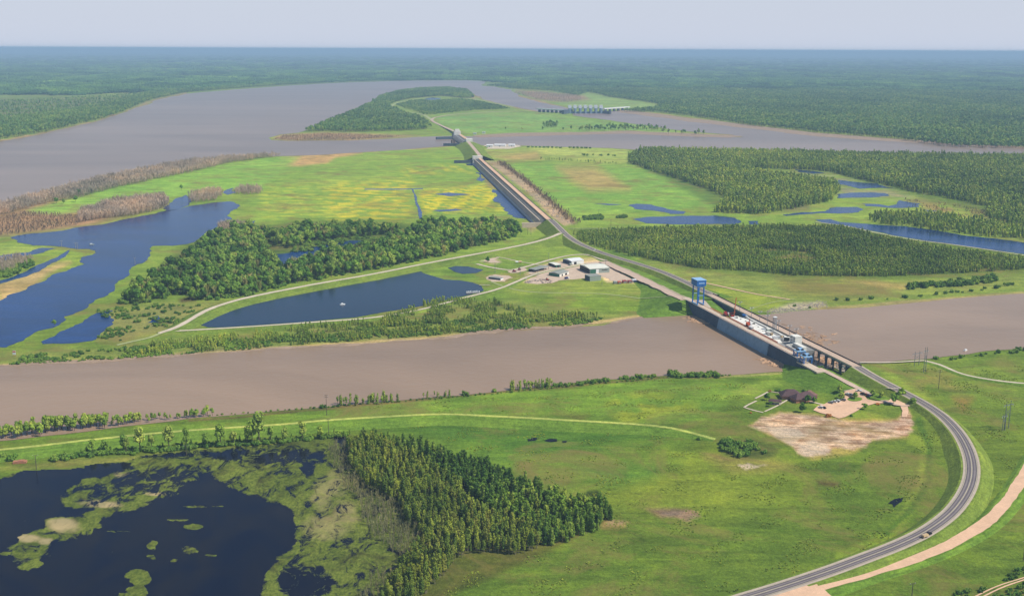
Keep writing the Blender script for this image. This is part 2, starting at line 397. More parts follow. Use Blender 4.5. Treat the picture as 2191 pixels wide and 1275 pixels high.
# riverbank north
paint([(-200,770),(0,755),(240,745),(350,725),(600,712),(850,660),(1100,640),(1300,672),(1470,662),(1480,672),(1300,700),(700,745),(240,776),(-200,790)],(112,122,62),6,.85)
paint([(0,781),(150,773),(240,771),(300,762),(600,743),(900,724),(1200,699),(1370,677),(1470,667)],(170,148,112),3,.9,closed=False,width=3)
paint([(1090,630),(1300,640),(1440,640),(1460,655),(1400,668),(1250,665),(1140,650)],(104,126,46),8,.9)
paint([(1000,600),(1100,580),(1220,550),(1300,560),(1440,630),(1100,630)],(128,138,62),8,.8)
paint([(1130,585),(1165,568),(1215,556),(1262,552),(1300,560),(1330,582),(1360,598),(1370,606),(1300,604),(1285,592),(1240,596),(1190,598),(1170,607),(1120,604)],(200,176,148),3,1)
paint([(1262,545),(1275,560),(1235,560),(1230,566),(1200,566),(1215,556)],(160,152,92),4,.5)
paint([(1030,553),(1060,550),(1075,560),(1060,565),(1030,560)],(172,154,128),3,.9)
paint([(1048,588),(1090,590),(1085,603),(1045,598)],(170,142,104),4,.8)
paint([(1375,555),(1600,585),(1900,600),(2191,585),(2191,615),(1900,640),(1750,655),(1640,640),(1500,605)],(120,130,64),10,.85)
paint([(1660,590),(1780,600),(1900,615),(1800,640),(1680,625)],(112,104,58),14,.7)
paint([(1800,600),(1830,600),(1950,612),(1930,620)],(176,142,98),6,.6)
paint([(1440,600),(1560,620),(1690,640),(1650,665),(1600,660),(1530,625)],(128,140,54),6,.8)
paint([(1640,665),(1700,648),(1760,645),(1770,655),(1720,664),(1660,672)],(160,150,136),3,.9)
paint([(1750,662),(1900,650),(2191,628)],(150,132,98),3,.8,closed=False,width=4)
for ln,wd in (([(1325,239),(1400,246),(1480,257),(1600,271),(1750,289),(1900,300),(2000,306),(2191,318)],4),([(1020,292),(1100,289.5),(1250,285.5),(1340,282),(1400,286),(1500,289),(1590,292)],2.5),([(0,303),(100,285),(200,262),(270,240),(330,215),(400,201)],2),([(560,334),(700,330),(860,320),(980,310)],1.5),([(1101,199),(1112,207),(1150,217),(1222,235)],2),([(1016,204),(1030,211),(1060,220),(1110,231),(1150,238)],1.5)):
    paint(ln,(150,122,102),2,.95,closed=False,width=wd)
# rip-rap beside overbank dam
paint([(1040,345),(1070,347),(1110,375),(1160,415),(1232,478),(1205,484),(1180,462),(1120,405)],(162,142,122),3,1)
paint([(1070,347),(1110,375),(1160,415),(1232,478)],(116,92,78),4,.8,closed=False,width=4)
paint([(1028,372),(1060,385),(1100,430),(1085,415),(1050,402),(1035,388)],(128,116,84),4,.9)
paint([(1120,478),(1150,474),(1165,480),(1130,495)],(150,136,104),3,.8)
# right swamp
paint([(1590,360),(1760,368),(1900,400),(2110,440),(2110,475),(1860,470),(1700,470),(1600,480),(1560,460),(1780,430),(1800,400)],(124,146,60),5,.9)
paint([(1700,368),(1790,372),(1900,405),(1980,430),(1900,425),(1790,418),(1800,398)],(128,122,108),8,.75,100,-.1)
paint([(1920,420),(2110,445),(2110,465),(2010,460),(1960,440)],(132,112,74),8,.8,90,-.1)
paint([(1690,440),(1730,435),(1730,450),(1670,456)],(100,88,70),5,.7)
paint([(1220,490),(1800,490),(2191,560),(2191,585),(1800,600),(1450,575)],(78,96,40),8,.9)
paint([(1640,530),(1740,535),(1750,560),(1660,565)],(118,98,62),12,.7,70,0)
paint([(1345,340),(1560,320),(2300,335),(2300,500),(2100,460),(1780,370),(1600,362),(1790,400),(1540,450)],(62,82,38),6,.6)
# near fields
paint([(760,900),(1000,890),(1500,925),(1450,1000),(1150,990),(900,935)],(68,100,36),20,.9)
paint([(-200,960),(600,905),(950,885),(1500,900),(1600,820),(1400,806),(700,880),(-200,965)],(100,128,46),8,.8)
paint([(1300,850),(1420,845),(1480,870),(1320,905)],(150,150,48),16,.6,50,0)
paint([(1190,885),(1260,888),(1240,900)],(110,92,54),8,.6)
paint([(1140,1000),(1500,930),(1700,960),(1750,1060),(1500,1100),(1300,1090)],(116,128,44),30,.55)
paint([(1230,1000),(1420,995),(1400,1030),(1300,1045)],(62,96,38),18,.8)
paint([(1390,1090),(1500,1090),(1490,1115),(1420,1108)],(132,108,86),6,.9,30,-.2)
paint([(1290,1112),(1345,1118),(1340,1128),(1290,1130)],(160,132,90),5,.8)
paint([(1220,1120),(1200,1150),(1100,1190),(980,1235),(930,1275)],(150,134,74),5,.7,closed=False,width=6)
paint([(1260,1050),(1320,1048),(1290,1066),(1250,1062)],(36,44,22),3,.9,18,-.1)
paint([(1740,1025),(1790,1030),(1780,1040),(1745,1036)],(70,54,36),4,.8)
paint([(1500,975),(1640,975),(1700,995),(1640,1010),(1560,1010)],(142,128,72),10,.5)
paint([(1535,940),(1600,935),(1660,955),(1640,975),(1580,980),(1540,965)],(66,76,38),6,.8)
paint([(1750,860),(1900,905),(1990,960),(1975,1030),(1940,1100),(1900,1150),(1800,1190)],(122,140,48),8,.5,closed=False,width=12)
paint([(1975,900),(1996,960),(1985,1030),(1950,1090),(1900,1140)],(58,88,30),5,.75,closed=False,width=7)
paint([(2000,780),(2191,760),(2191,870),(2100,850),(2020,830)],(102,120,48),20,.7)
paint([(1950,780),(2040,800),(2060,840),(1990,850),(1930,830)],(118,110,62),16,.6,70,0)
paint([(2040,850),(2080,850),(2060,880)],(132,102,62),8,.7)
paint([(1900,800),(2000,870),(2080,960),(2100,1010)],(138,156,60),10,.5,closed=False,width=9)
paint([(2050,1180),(2300,1150),(2300,1290),(1900,1290)],(76,98,34),20,.7)
paint([(1608,908),(1632,892),(1670,881),(1744,885),(1851,900),(1925,898),(1950,880),(1958,912),(1946,938),(1870,944),(1826,968),(1728,982),(1695,957),(1632,925)],(150,136,78),5,.9)
paint([(1835,795),(1870,805),(1880,825),(1840,818)],(140,122,78),5,.7)
paint([(0,1003),(740,925),(760,960),(0,1010)],(120,120,62),5,.8)
paint([(0,980),(40,975),(80,985),(30,1000)],(110,110,50),4,.6)
paint([(740,930),(1310,1100),(1150,1190),(900,1290),(700,1290)],(76,80,36),6,.9)
paint([(1560,805),(1440,806),(1300,815),(1100,838),(900,855),(700,873),(400,898)],(96,84,54),2.5,.9,closed=False,width=2.5)
paint([(1760,792),(1600,803),(1450,806)],(150,140,96),2,.7,closed=False,width=2)
paint([(1540,850),(1610,815),(1740,800),(1680,825),(1600,850)],(138,156,62),6,.6,40,-.1)
paint([(900,960),(1300,960),(1450,1000),(1200,1060)],(84,120,44),20,.4)
me=bpy.data.meshes.new('ground'); nr,na=AA.shape
# low wooded hills towards the horizon
zz=np.zeros(nr*na); R1=RR.ravel()
zz=hillz(wx,wy)
co=np.empty((nr*na,3),np.float32); co[:,0]=wx;co[:,1]=wy;co[:,2]=zz
idx=np.arange(nr*na).reshape(nr,na); q=np.stack([idx[:-1,:-1],idx[1:,:-1],idx[1:,1:],idx[:-1,1:]],-1).reshape(-1,4)
me.vertices.add(nr*na); me.vertices.foreach_set('co',co.ravel())
me.loops.add(q.size); me.loops.foreach_set('vertex_index',q.ravel().astype(np.int32))
me.polygons.add(len(q)); me.polygons.foreach_set('loop_start',np.arange(0,q.size,4,dtype=np.int32)); me.polygons.foreach_set('loop_total',np.full(len(q),4,np.int32))
me.update(calc_edges=True); at=me.color_attributes.new('col','FLOAT_COLOR','POINT'); cc=np.ones((nr*na,4),np.float32); cc[:,:3]=col*np.array([1.27,1.24,1.08]); at.data.foreach_set('color',cc.ravel())
me.materials.append(M['ground']); go=bpy.data.objects.new('ground',me); C.objects.link(go); tag(go,None,None,None,'structure')
# ---------------------------------------------------------------- water
WZ=.25
sheet('river_water',[(-900,420),(-400,335),(0,303),(60,293),(100,285),(200,262),(270,240),(330,215),(400,201),(480,194),(600,185),(700,179),(770,176),(880,173),(1000,172.5),(1040,175),(1033,184),(1060,186),(1095,192),(1101,199),(1112,208),(1150,218),(1200,228),(1222,235),(1200,241),(1150,238),(1110,231),(1060,220),(1030,211),(1016,204),(1006,195),(990,189),(960,187),(900,188),(850,194),(820,201),(806,213),(790,222),(750,240),(700,260),(660,277),(640,284),(600,288),(575,295),(580,300),(620,302),(750,301),(820,298),(870,295),(900,293),(975,291),(990,300),(1003,310),(980,311),(860,321),(700,331),(560,335),(480,341),(400,349),(300,367),(200,388),(100,415),(0,446),(-400,580),(-900,700)],WZ,M['bigriver'],amp=.04,minlen=14)
sheet('outflow_river_water',[(985,291),(1025,293),(1100,291),(1250,287),(1340,284),(1400,288),(1500,291),(1560,294),(1592,294),(1560,288),(1500,284),(1450,279),(1400,271),(1340,263),(1290,256),(1225,247),(1225,240),(1320,238),(1400,248),(1480,259),(1600,273),(1750,291),(1900,301),(2000,307),(2191,319),(2600,345),(2600,365),(2191,340),(1900,334),(1700,328),(1500,324),(1400,322),(1350,320),(1300,317),(1120,312),(1005,311)],WZ,M['bigriver'],amp=.04,minlen=14)
sheet('canal_water',[(-700,810),(-400,795),(0,783),(60,779),(150,775),(240,772),(300,765),(400,758),(500,751),(600,745),(700,739),(800,734),(900,726),(1000,714),(1100,707),(1200,701),(1290,696),(1320,689),(1370,679),(1440,673),(1480,668),(1540,672),(1640,673),(1720,664),(1800,660),(1900,653),(2000,643),(2100,634),(2191,628),(2700,600),(2700,720),(2400,732),(2191,745),(2100,752),(2050,760),(1990,767),(1900,774),(1850,776),(1800,785),(1760,791),(1700,793),(1600,800),(1560,803),(1440,803),(1300,812),(1200,822),(1100,833),(1060,838),(900,852),(800,862),(700,870),(550,883),(400,896),(250,914),(100,932),(0,943),(-400,985),(-700,1010)],WZ,M['river'],amp=.035,minlen=6)
lake=lambda n,p,m='lake',a=.11,ml=5,z=WZ:sheet(n,p,z,M[m],amp=a,minlen=ml)
lake_p=lambda p,a=.1,ml=3:sheet('puddle_water',p,WZ,M['puddle'],amp=a,minlen=ml)
lake('lake_water',[(22,508),(55,501),(121,495),(154,489),(176,485),(203,482),(247,474),(288,466),(329,458),(354,452),(392,444),(412,440),(453,434),(491,431),(505,436),(500,449),(491,455),(470,482),(439,504),(406,521),(368,526),(327,526),(325,537),(321,548),(307,562),(285,570),(276,581),(272,592),(252,603),(247,617),(220,636),(189,651),(178,663),(137,677),(110,702),(77,710),(49,729),(14,743),(-100,750),(-500,800),(-500,700),(0,643),(14,633),(55,620),(90,603),(110,589),(151,576),(181,565),(176,550),(206,541),(192,533),(165,533),(132,528),(101,526),(69,525),(36,518)])
lake('inlet_water',[(150,534),(118,552),(82,566),(50,583),(0,600),(-150,630),(-150,650),(0,607),(55,592),(100,570),(128,556),(146,542)],a=.06)
lake('inlet_water',[(-100,552),(0,547),(60,540),(90,530),(120,531),(95,540),(40,551),(0,560),(-100,575)],a=.1)
lake('backwater',[(350,455),(362,438),(375,425),(400,416),(412,424),(405,436),(390,444)])
lake('backwater',[(478,410),(498,402),(506,412),(485,417)],a=.1)
lake('backwater',[(525,478),(545,472),(545,486),(528,488)],a=.1)
lake('pond_water',[(88,731),(118,718),(148,702),(178,688),(206,670),(233,664),(242,665),(233,674),(244,685),(225,705),(214,716),(198,729),(137,735),(91,736)])
lake('pond_water',[(316,690),(324,679),(338,675),(343,680),(342,691)])
lake('reservoir_water',[(424,693),(430,686),(470,665),(520,648),(600,628),(680,608),(760,592),(840,582),(897,577),(905,584),(925,590),(950,598),(985,600),(1010,604),(1030,612),(1035,622),(1000,632),(960,640),(900,655),(840,665),(760,679),(700,684),(640,690),(560,695),(480,700),(445,700)],'pond',.03,5)
lake('pond_water',[(958,573),(975,569),(1000,570),(1034,577),(1020,584),(990,586),(972,581)],'pond',.03)
lake('oxbow_water',[(568,549),(590,545),(620,541),(659,533),(697,523),(747,515),(774,515),(782,519),(747,524),(714,531),(670,547),(640,560),(607,566),(588,561)])
lake('dam_pool_water',[(1049,404),(1065,407),(1082,412),(1094,413),(1152,464),(1140,470),(1123,468),(1103,466),(1085,458),(1077,449),(1072,440),(1057,423),(1054,412)])
lake('dam_pool_water',[(1019,369),(1029,370),(1027,375),(1036,385),(1032,389),(1026,379)])
lake('dam_pool_water',[(996,351),(1016,350),(1031,352),(1022,355),(999,354)])
lake('field_pond_water',[(1344,440),(1362,436),(1395,438),(1423,445),(1467,453),(1464,458),(1434,458),(1401,451),(1357,447)])
lake('field_pond_water',[(1354,469),(1390,464),(1467,462),(1530,461),(1571,466),(1587,475),(1576,480),(1489,481),(1384,478)])
lake('field_pond_water',[(1268,436),(1300,436),(1330,438),(1300,439)],a=.1)
lake('field_pond_water',[(1600,473),(1622,473),(1625,480),(1602,480)],a=.1)
lake('bayou_water',[(1745,470),(1778,469),(1797,475),(1865,480),(1934,484),(2003,493),(2058,503),(2126,510),(2191,519),(2600,555),(2600,590),(2191,544),(2140,537),(2085,529),(2003,518),(1948,510),(1893,499),(1838,489),(1797,482),(1761,477)],a=.06)
lake('swamp_water',[(1676,459),(1715,454),(1767,452),(1789,443),(1833,443),(1846,449),(1824,456),(1756,456),(1682,462)])
lake('swamp_water',[(1844,436),(1879,437),(1901,441),(1920,433),(1925,429),(1970,436),(1967,443),(1907,445),(1852,441)])
lake('swamp_water',[(1973,448),(2014,452),(1985,453)],a=.1)
lake('swamp_water',[(1764,385),(1789,385),(1824,389),(1879,393),(1920,404),(1880,402),(1840,404),(1800,395)])
lake('swamp_water',[(1794,415),(1838,412),(1893,413),(1904,419),(1838,423),(1790,424)])
lake('swamp_water',[(1701,363),(1740,366),(1767,371),(1740,372),(1706,368)])
lake('island_pond_water',[(908,212),(925,209),(945,210.5),(938,214.5),(915,215)],a=.05)
lake('ditch_water',[(880,405),(884,405),(904,464),(908,478),(904,478),(894,450)],a=.02)
lake('ditch_water',[(930,415),(960,412),(1008,416),(960,420)],a=.06)
lake('ditch_water',[(925,450),(975,447),(990,450),(940,453)],a=.06)
lake('ditch_water',[(780,404),(860,404),(905,403),(905,405),(860,406),(780,406)],a=.02)
lake_p([(1128,939),(1140,936),(1154,937),(1146,942),(1130,944)])
lake_p([(1164,942),(1176,938),(1192,939),(1192,944),(1176,945)])
lake_p([(1203,943),(1214,943),(1212,946),(1204,946)],a=.1)
lake_p([(1900,1076),(1912,1068),(1935,1063),(1930,1072),(1913,1085),(1910,1078)],a=.05)
# marsh: water with floating mats, cover density carried as a painted attribute
mx=np.linspace(-320,930,360); my=np.linspace(925,1330,200); MX,MY=np.meshgrid(mx,my)
marsh=[(-320,1048),(0,1024),(25,1012),(55,1005),(150,1003),(200,992),(270,986),(300,975),(400,962),(520,955),(600,948),(700,932),(745,932),(760,960),(800,1020),(860,1080),(900,1130),(905,1180),(890,1240),(850,1285),(820,1330),(-320,1330)]
openw=[[(-320,1050),(0,1024),(60,1006),(160,1000),(230,992),(275,990),(285,1003),(240,1012),(180,1025),(140,1045),(128,1068),(130,1085),(160,1090),(200,1090),(205,1100),(130,1102),(95,1112),(95,1125),(70,1135),(30,1160),(0,1180),(-320,1200)],
 [(-320,1180),(20,1175),(30,1215),(60,1225),(100,1190),(115,1160),(160,1155),(200,1145),(215,1120),(250,1100),(330,1080),(370,1060),(365,1045),(400,1030),(430,1015),(450,1015),(480,1040),(540,1065),(600,1080),(625,1095),(628,1130),(625,1160),(610,1180),(590,1190),(570,1220),(555,1260),(550,1330),(-320,1330)],
 [(600,1215),(640,1205),(700,1215),(720,1250),(680,1275),(600,1275),(590,1240)],[(300,975),(440,965),(700,965),(690,990),(560,992),(430,980)],[(640,1000),(660,990),(670,1000),(650,1015)],[(350,1000),(450,995),(460,1010),(400,1020),(380,1060),(300,1060),(160,1080),(150,1050),(250,1010)],
 [(715,935),(742,935),(750,1000),(735,1010),(725,960)]]
dens=np.full(MX.size,.68); X1=MX.ravel();Y1=MY.ravel(); Wm=np.array([G(a,b) for a,b in zip(X1,Y1)]); jx=nz(Wm[:,0],Wm[:,1],60,11);jy=nz(Wm[:,0],Wm[:,1],22,12)
jz=nz(Wm[:,0],Wm[:,1],9,14); XJ=X1+jx*14+jy*9+jz*5;YJ=Y1+jx*5+jy*7+jz*3
strength=[0,0,.3,.35,.1,.45,.3]
for pth,s in zip(openw,strength):
    ins=inpoly(XJ,YJ,pth); d=dseg(XJ,YJ,pth); a=np.clip(np.where(ins,d,-d)/11+.5,0,1); dens=dens*(1-a)+s*a
for (cx,cy,rx,ry,s) in [(155,1123,62,20,1.0),(75,1155,42,14,.95),(75,1180,36,16,.7),(72,1207,24,7,.9),(415,1127,24,8,.85),(380,1112,30,3,.75),(295,1235,26,20,1.0),(290,1265,24,18,1),(325,1165,14,12,.75),(320,1190,10,6,.8),(10,1183,16,5,.8),(455,1190,14,4,.8),(370,1199,12,4,.75),(405,1178,20,10,.6),(210,1100,40,8,.8),(265,1270,24,6,.75),(250,1138,30,2,.65),(460,1082,22,3,.6),(420,1085,30,4,.5)]:
    a=np.clip((1-np.hypot((XJ-cx)/rx,(YJ-cy)/ry))*3+.3,0,1); dens=np.maximum(dens,a*s)
ok=inpoly(X1,Y1,marsh); dm=dseg(X1,Y1,marsh)
msh=bpy.data.meshes.new('marsh_water'); nr2,na2=MX.shape; ii=np.arange(nr2*na2).reshape(nr2,na2); qq=np.stack([ii[:-1,:-1],ii[1:,:-1],ii[1:,1:],ii[:-1,1:]],-1).reshape(-1,4); keep=ok[qq].all(1); qq=qq[keep]
msh.from_pydata([(a,b,WZ) for a,b in Wm],[],qq.tolist()); at=msh.attributes.new('dens','FLOAT','POINT'); at.data.foreach_set('value',dens.astype(np.float32))
tanm=np.zeros(len(X1))
for (cx,cy,rx,ry) in [(135,1123,38,17),(60,1152,30,9),(100,1158,20,9),(215,1078,45,9),(690,1060,25,40),(700,1130,60,30),(265,1018,20,6),(740,1100,30,30),(330,1055,25,6),(720,1035,30,30)]:
    tanm=np.maximum(tanm,(.4 if cx>600 else 1)*np.clip((1-np.hypot((XJ-cx)/rx,(YJ-cy)/ry))*2+.2,0,1))
at=msh.attributes.new('tan','FLOAT','POINT'); at.data.foreach_set('value',tanm.astype(np.float32))
m,nt,b=newmat('marsh_water_with_mats')
ad=N(nt,'ShaderNodeAttribute',attribute_name='dens'); atn=N(nt,'ShaderNodeAttribute',attribute_name='tan'); v=world_pos(nt,1,.6)
n1=noise(nt,.1,8,.74,v,.8); n2=noise(nt,.6,5,.7,v); n3=noise(nt,.03,4,.6,v,1)
s1=N(nt,'ShaderNodeMath',operation='ADD'); nt.links.new(ad.outputs['Fac'],s1.inputs[0]); sc_=N(nt,'ShaderNodeMath',operation='MULTIPLY_ADD'); nt.links.new(n1,sc_.inputs[0]); sc_.inputs[1].default_value=2.3; sc_.inputs[2].default_value=-1.15; nt.links.new(sc_.outputs[0],s1.inputs[1])
mask=ramp(nt,s1.outputs[0],[(.46,(0,0,0)),(.62,(1,1,1))])
matc=mixc(nt,lin((84,98,40)),lin((122,130,58)),ramp(nt,n2,[(.38,gray(0)),(.62,gray(1))])); mb_=noise(nt,.05,6,.75,v,1.0); matc=mixc(nt,matc,lin((62,58,38)),ramp(nt,mb_,[(.5,gray(0)),(.66,gray(.8))])); matc=mixc(nt,matc,ramp(nt,n1,[(.35,(.55,.6,.55)),(.6,(1.1,1.1,1))]),1,'MULTIPLY')
tm=N(nt,'ShaderNodeMath',operation='MULTIPLY'); nt.links.new(atn.outputs['Fac'],tm.inputs[0]); nt.links.new(ramp(nt,noise(nt,.07,5,.7,v,1.5),[(.36,gray(.3)),(.5,gray(1))]),tm.inputs[1]); matc=mixc(nt,matc,lin((178,158,116)),tm.outputs[0])
matc=mixc(nt,matc,ramp(nt,n3,[(.35,(.75,.8,.75)),(.65,(1.15,1.12,1.05))]),1,'MULTIPLY')
wat=ramp(nt,n3,[(.35,lin((4,10,34))),(.65,lin((26,24,30)))])
nt.links.new(mixc(nt,wat,matc,mask),b.inputs['Base Color'])
rr=N(nt,'ShaderNodeMapRange'); nt.links.new(mask,rr.inputs[0]); rr.inputs[3].default_value=.15; rr.inputs[4].default_value=1; nt.links.new(rr.outputs[0],b.inputs['Roughness'])
sp=N(nt,'ShaderNodeMapRange'); nt.links.new(mask,sp.inputs[0]); sp.inputs[3].default_value=.1; sp.inputs[4].default_value=.05; nt.links.new(sp.outputs[0],b.inputs['Specular IOR Level'])
bp=N(nt,'ShaderNodeBump',Strength=.5,Distance=.6); nt.links.new(mask,bp.inputs['Height']); nt.links.new(bp.outputs[0],b.inputs['Normal'])
msh.materials.append(m); mo=bpy.data.objects.new('marsh_water',msh); C.objects.link(mo); tag(mo,None,None,None,'structure')
# ---------------------------------------------------------------- roads, levees, paved ground
hw=[(1480,1325,3),(1560,1290,3),(1640,1265,3),(1700,1246,3),(1780,1219,3.5),(1850,1193,4),(1920,1166,4),(1980,1137,4.5),(2030,1101,5),(2060,1065,5),(2076,1030,5),(2079,995,5.5),(2070,960,6),(2050,925,4.5),(2020,893,3.5),(1985,868,3.2),(1945,845.5,3.5),(1900,822,5.2),(1860,800,8.8),(1832,783,11.8)]
hp=path(hw,5)
def lay_highway(p,tail=''):
    ribbon('road_shoulder',p,[(-5.6,.1),(5.6,.1)],M['shoulder']); ribbon('road',p,[(-4.0,.2),(4.0,.2)],M['asphalt'])
    ribbon('road_marking',p,[(-.16,.27),(.16,.27)],M['paint']); ribbon('road_marking',p,[(-3.65,.27),(-3.4,.27)],M['paint']); ribbon('road_marking',p,[(3.4,.27),(3.65,.27)],M['paint'])
    for a_ in (-2.9,-1.1,1.1,2.9): ribbon('tyre_track',p,[(a_-.38,.24),(a_+.38,.24)],M['worn'])
    e=lambda z:7+1.5*max(z,.2)
    ribbon('levee',p,[(lambda z:-e(z),lambda z:-.15),(-7,0.0),(7,0.0),(e,lambda z:-.15)],M['levee'])
lay_highway(hp)
hn=[(1526,631,11.8),(1500,620,10.5),(1470,605,8.5),(1420,583,6.5),(1370,566,5),(1320,551,5),(1280,538,5),(1240,521,6),(1215,505,8),(1200,491,10.5),(1189,480,12),(1178,470,12.6)]
lay_highway(path(hn,6))
hm=[(1027,334,12.6),(1020,325,11),(1011,314,11),(1004,306,13),(1001,302,14)]
p=path(hm,20); ribbon('road',p,[(-5,.2),(5,.2)],M['pinkconc']); ribbon('levee',p,[(-40,-12),(-9,0.0),(9,0.0),(40,-12)],M['levee'])
road('island_road',[(978,283,9),(960,276,4),(940,267,1),(926,260,1),(924,256,1),(935,251,1),(975,245,1),(1040,240.5,1),(1100,238.5,1),(1150,238,2)],12,M['pinkconc'],None,.2,step=30)
road('island_track',[(925,258),(905,246),(870,240),(848,234),(838,228),(850,221),(880,214),(920,208),(960,207),(1000,211),(1040,217),(1100,229)],14,M['track'],None,.2,step=30)
road('island_track',[(1030,287.5),(1100,285),(1250,283),(1340,281)],9,M['track'],None,.2,step=30)
road('gravel_road',[(1560,1312,3),(1640,1290,3),(1700,1272,2.8),(1760,1254,2.2),(1850,1228,1.5),(1930,1203,1.5),(2010,1173,1.5),(2080,1138,1.5),(2130,1100,1.5),(2165,1058,1.5),(2191,1018,1.5),(2230,955,1.5),(2290,880,1.5)],8.0,M['tan'],M['levee_lo'],step=5)
sheet('gravel_apron',[(1600,1290),(1680,1262),(1745,1242),(1750,1252),(1762,1258),(1780,1275),(1740,1300),(1600,1320)],3.05,M['tan'],amp=.02)
road('farm_track',[(2060,1290),(2130,1256),(2191,1236),(2300,1200)],1.0,M['tan'],None,.12,step=5)
road('farm_track',[(2073,1293),(2138,1260),(2197,1239),(2306,1204)],1.0,M['tan'],None,.12,step=5)
lv=[(340,713,.4),(372,702,2.4),(400,688,3.6),(440,665,4.5),(490,647,4.5),(560,630,4.5),(680,607,4.5),(800,586,4.5),(900,566,4.5),(1000,547,5),(1080,532,5),(1140,519,6),(1175,509,7.5),(1200,499,9.5)]
road('levee_road',lv,6.5,M['gravel'],M['levee'],slope=3.2)
road('pond_road',[(350,710,.6),(372,708,1.0),(430,705,1.4),(560,697,2),(700,687,2),(800,679,2),(900,662,2),(990,638,2),(1060,620,2),(1100,605,1),(1130,592,.5),(1165,581,.3),(1200,575,.3),(1250,564,.3)],4.5,M['gravel'],M['levee'])
road('levee_track',[(350,710,.5),(320,722,.3),(285,730,.3),(250,738,.3)],4,M['track'])
road('yard_road',[(1020,565),(1048,572),(1086,578),(1105,576),(1137,568),(1161,561),(1190,553),(1220,547),(1245,545),(1265,547),(1280,553),(1295,557,1),(1320,556,2),(1343,560,4.6)],5,M['gravel'],None,.15)
road('access_strip',[(1290,560),(1335,579),(1375,598),(1415,617),(1445,632),(1472,646)],15,M['pinkconc'],None,.35)
road('guard_strip',[(1303,560),(1341,577),(1372,591),(1403,606),(1440,625),(1466,638)],.8,M['track'],None,.6)
road('mown_strip',[(1050,603),(1090,617),(1150,626),(1300,630),(1440,634)],3,M['track'],None,.12)
road('dirt_track',[(1465,600,1),(1490,603),(1520,608),(1560,617),(1620,630),(1690,641)],3.5,M['tan'],None,.12)
road('mown_strip',[(1640,668),(1600,660,3),(1650,648),(1700,640)],1.6,M['track'],None,.12)
road('mown_strip',[(1060,550),(1080,553),(1110,560),(1135,564),(1165,570)],2.4,M['gravel'],None,.12)
road('farm_road',[(1215,489,1),(1300,489,.5),(1430,488),(1560,486)],3.5,M['track'],None,.12)
road('levee_track',[(1745,475,1),(1810,484,2),(1870,497,2),(1950,512,2),(2050,525,2),(2191,546,2),(2600,610,2)],3,M['gravel'],M['levee'])
road('dirt_track',[(1980,772,1),(2010,780,1),(2060,800,1),(2120,812,1),(2191,820,1),(2300,826,1)],3.5,M['gravel'],M['levee_lo'])
road('dirt_track',[(1840,775,1),(1900,775,1),(1980,771,1)],3,M['gravel'],None,.12)
road('service_road',[(a_,b_,c_+.3) for a_,b_,c_ in SR],6,M['pinkconc'],None,.35)
road('substation_drive',[(1856,818,2),(1870,827,2),(1895,830,4),(1922,831,6.8)],3,M['gravel'],None,.2)
crown=[(-500,1005,4.5),(0,962,4.5),(200,940,4.5),(400,921,4.5),(600,908,4.5),(700,899,4.5),(850,890,4.5),(950,886,4.5),(1050,890,4.5),(1200,898,4.5),(1400,911,3.5),(1480,926,2),(1530,940,.4)]
cp=path(crown,8); ribbon('levee',cp,[(-15,-4.6),(-3,0.0),(3,0.0),(15,-4.6)],M['levee_lo']); ribbon('levee_crown',cp,[(-2.2,.12),(2.0,.12)],ground_mat('crown_grass',(168,176,92),contrast=.9))
sheet('mud_bank',[(1010,290.5),(1100,284.5),(1250,283.5),(1340,280),(1400,283),(1500,287),(1592,291.5),(1560,295),(1400,289.5),(1340,286),(1250,288.5),(1100,292.5),(1025,294.5)],.32,M['bank'],amp=.05,minlen=12)
sheet('mud_bank',[(1325,236.5),(1400,243.5),(1480,254.5),(1600,267.5),(1750,285),(1900,297),(2000,303),(2191,316),(2191,319.5),(2000,308),(1900,302.5),(1750,292.5),(1600,275),(1480,261.5),(1400,250.5),(1325,241)],.32,M['bank'],amp=.05,minlen=12)
sheet('mud_bank',[(-60,781),(60,775),(150,771),(240,768),(300,763),(420,755),(560,746),(700,737),(860,727),(1000,712),(1200,699),(1300,693),(1370,677),(1440,670),(1476,666),(1478,669),(1440,674.5),(1370,681),(1320,691),(1200,703),(1000,716),(860,731),(700,741),(560,750),(420,759),(300,767),(240,774),(150,778),(60,782),(-60,788)],.34,M['bank'],amp=.12,minlen=4)
sheet('yard_gravel',[(1130,585),(1150,575),(1168,568),(1195,562),(1215,557),(1240,562),(1275,560),(1298,562),(1330,580),(1350,592),(1368,600),(1366,604),(1330,603),(1305,600),(1288,592),(1250,595),(1220,598),(1196,600),(1178,606),(1150,608),(1122,605),(1132,597),(1150,592)],.14,M['yard'],amp=.1,minlen=4)
sheet('yard_gravel',[(1035,558),(1050,552),(1068,551),(1058,556),(1074,562),(1050,562)],.14,M['yard'],amp=.14,minlen=3)
sheet('yard_gravel',[(1046,590),(1060,587),(1090,590),(1098,594),(1080,602),(1056,603),(1040,597)],.14,M['yard'],amp=.14,minlen=3)
sheet('yard_gravel',[(1085,580),(1100,576),(1122,573),(1128,577),(1110,583),(1092,584)],.14,M['yard'],amp=.12,minlen=3)
sheet('yard_gravel',[(1024,560),(1030,548),(1036,560)],.13,M['track'],amp=.1)
sheet('parking_lot',[(1740,878),(1750,869),(1764,865),(1773,860),(1796,857),(1808,852),(1804,845),(1808,838),(1828,833),(1840,834),(1846,843),(1856,855),(1870,858),(1889,859.5),(1900,858),(1907,854),(1921,857),(1931,860),(1950,858),(1960,861),(1951,866),(1942,870),(1944,880),(1940,893),(1929,893),(1931,880),(1926,869),(1915,865),(1891,863),(1872,864),(1845,871),(1835,879),(1808,893),(1795,896),(1778,890),(1755,884)],.5,M['tan'],amp=.02,dr=True)
sheet('parking_island',ell(1829,855,16,4.8),.75,M['levee_lo'],amp=0,dr=True)
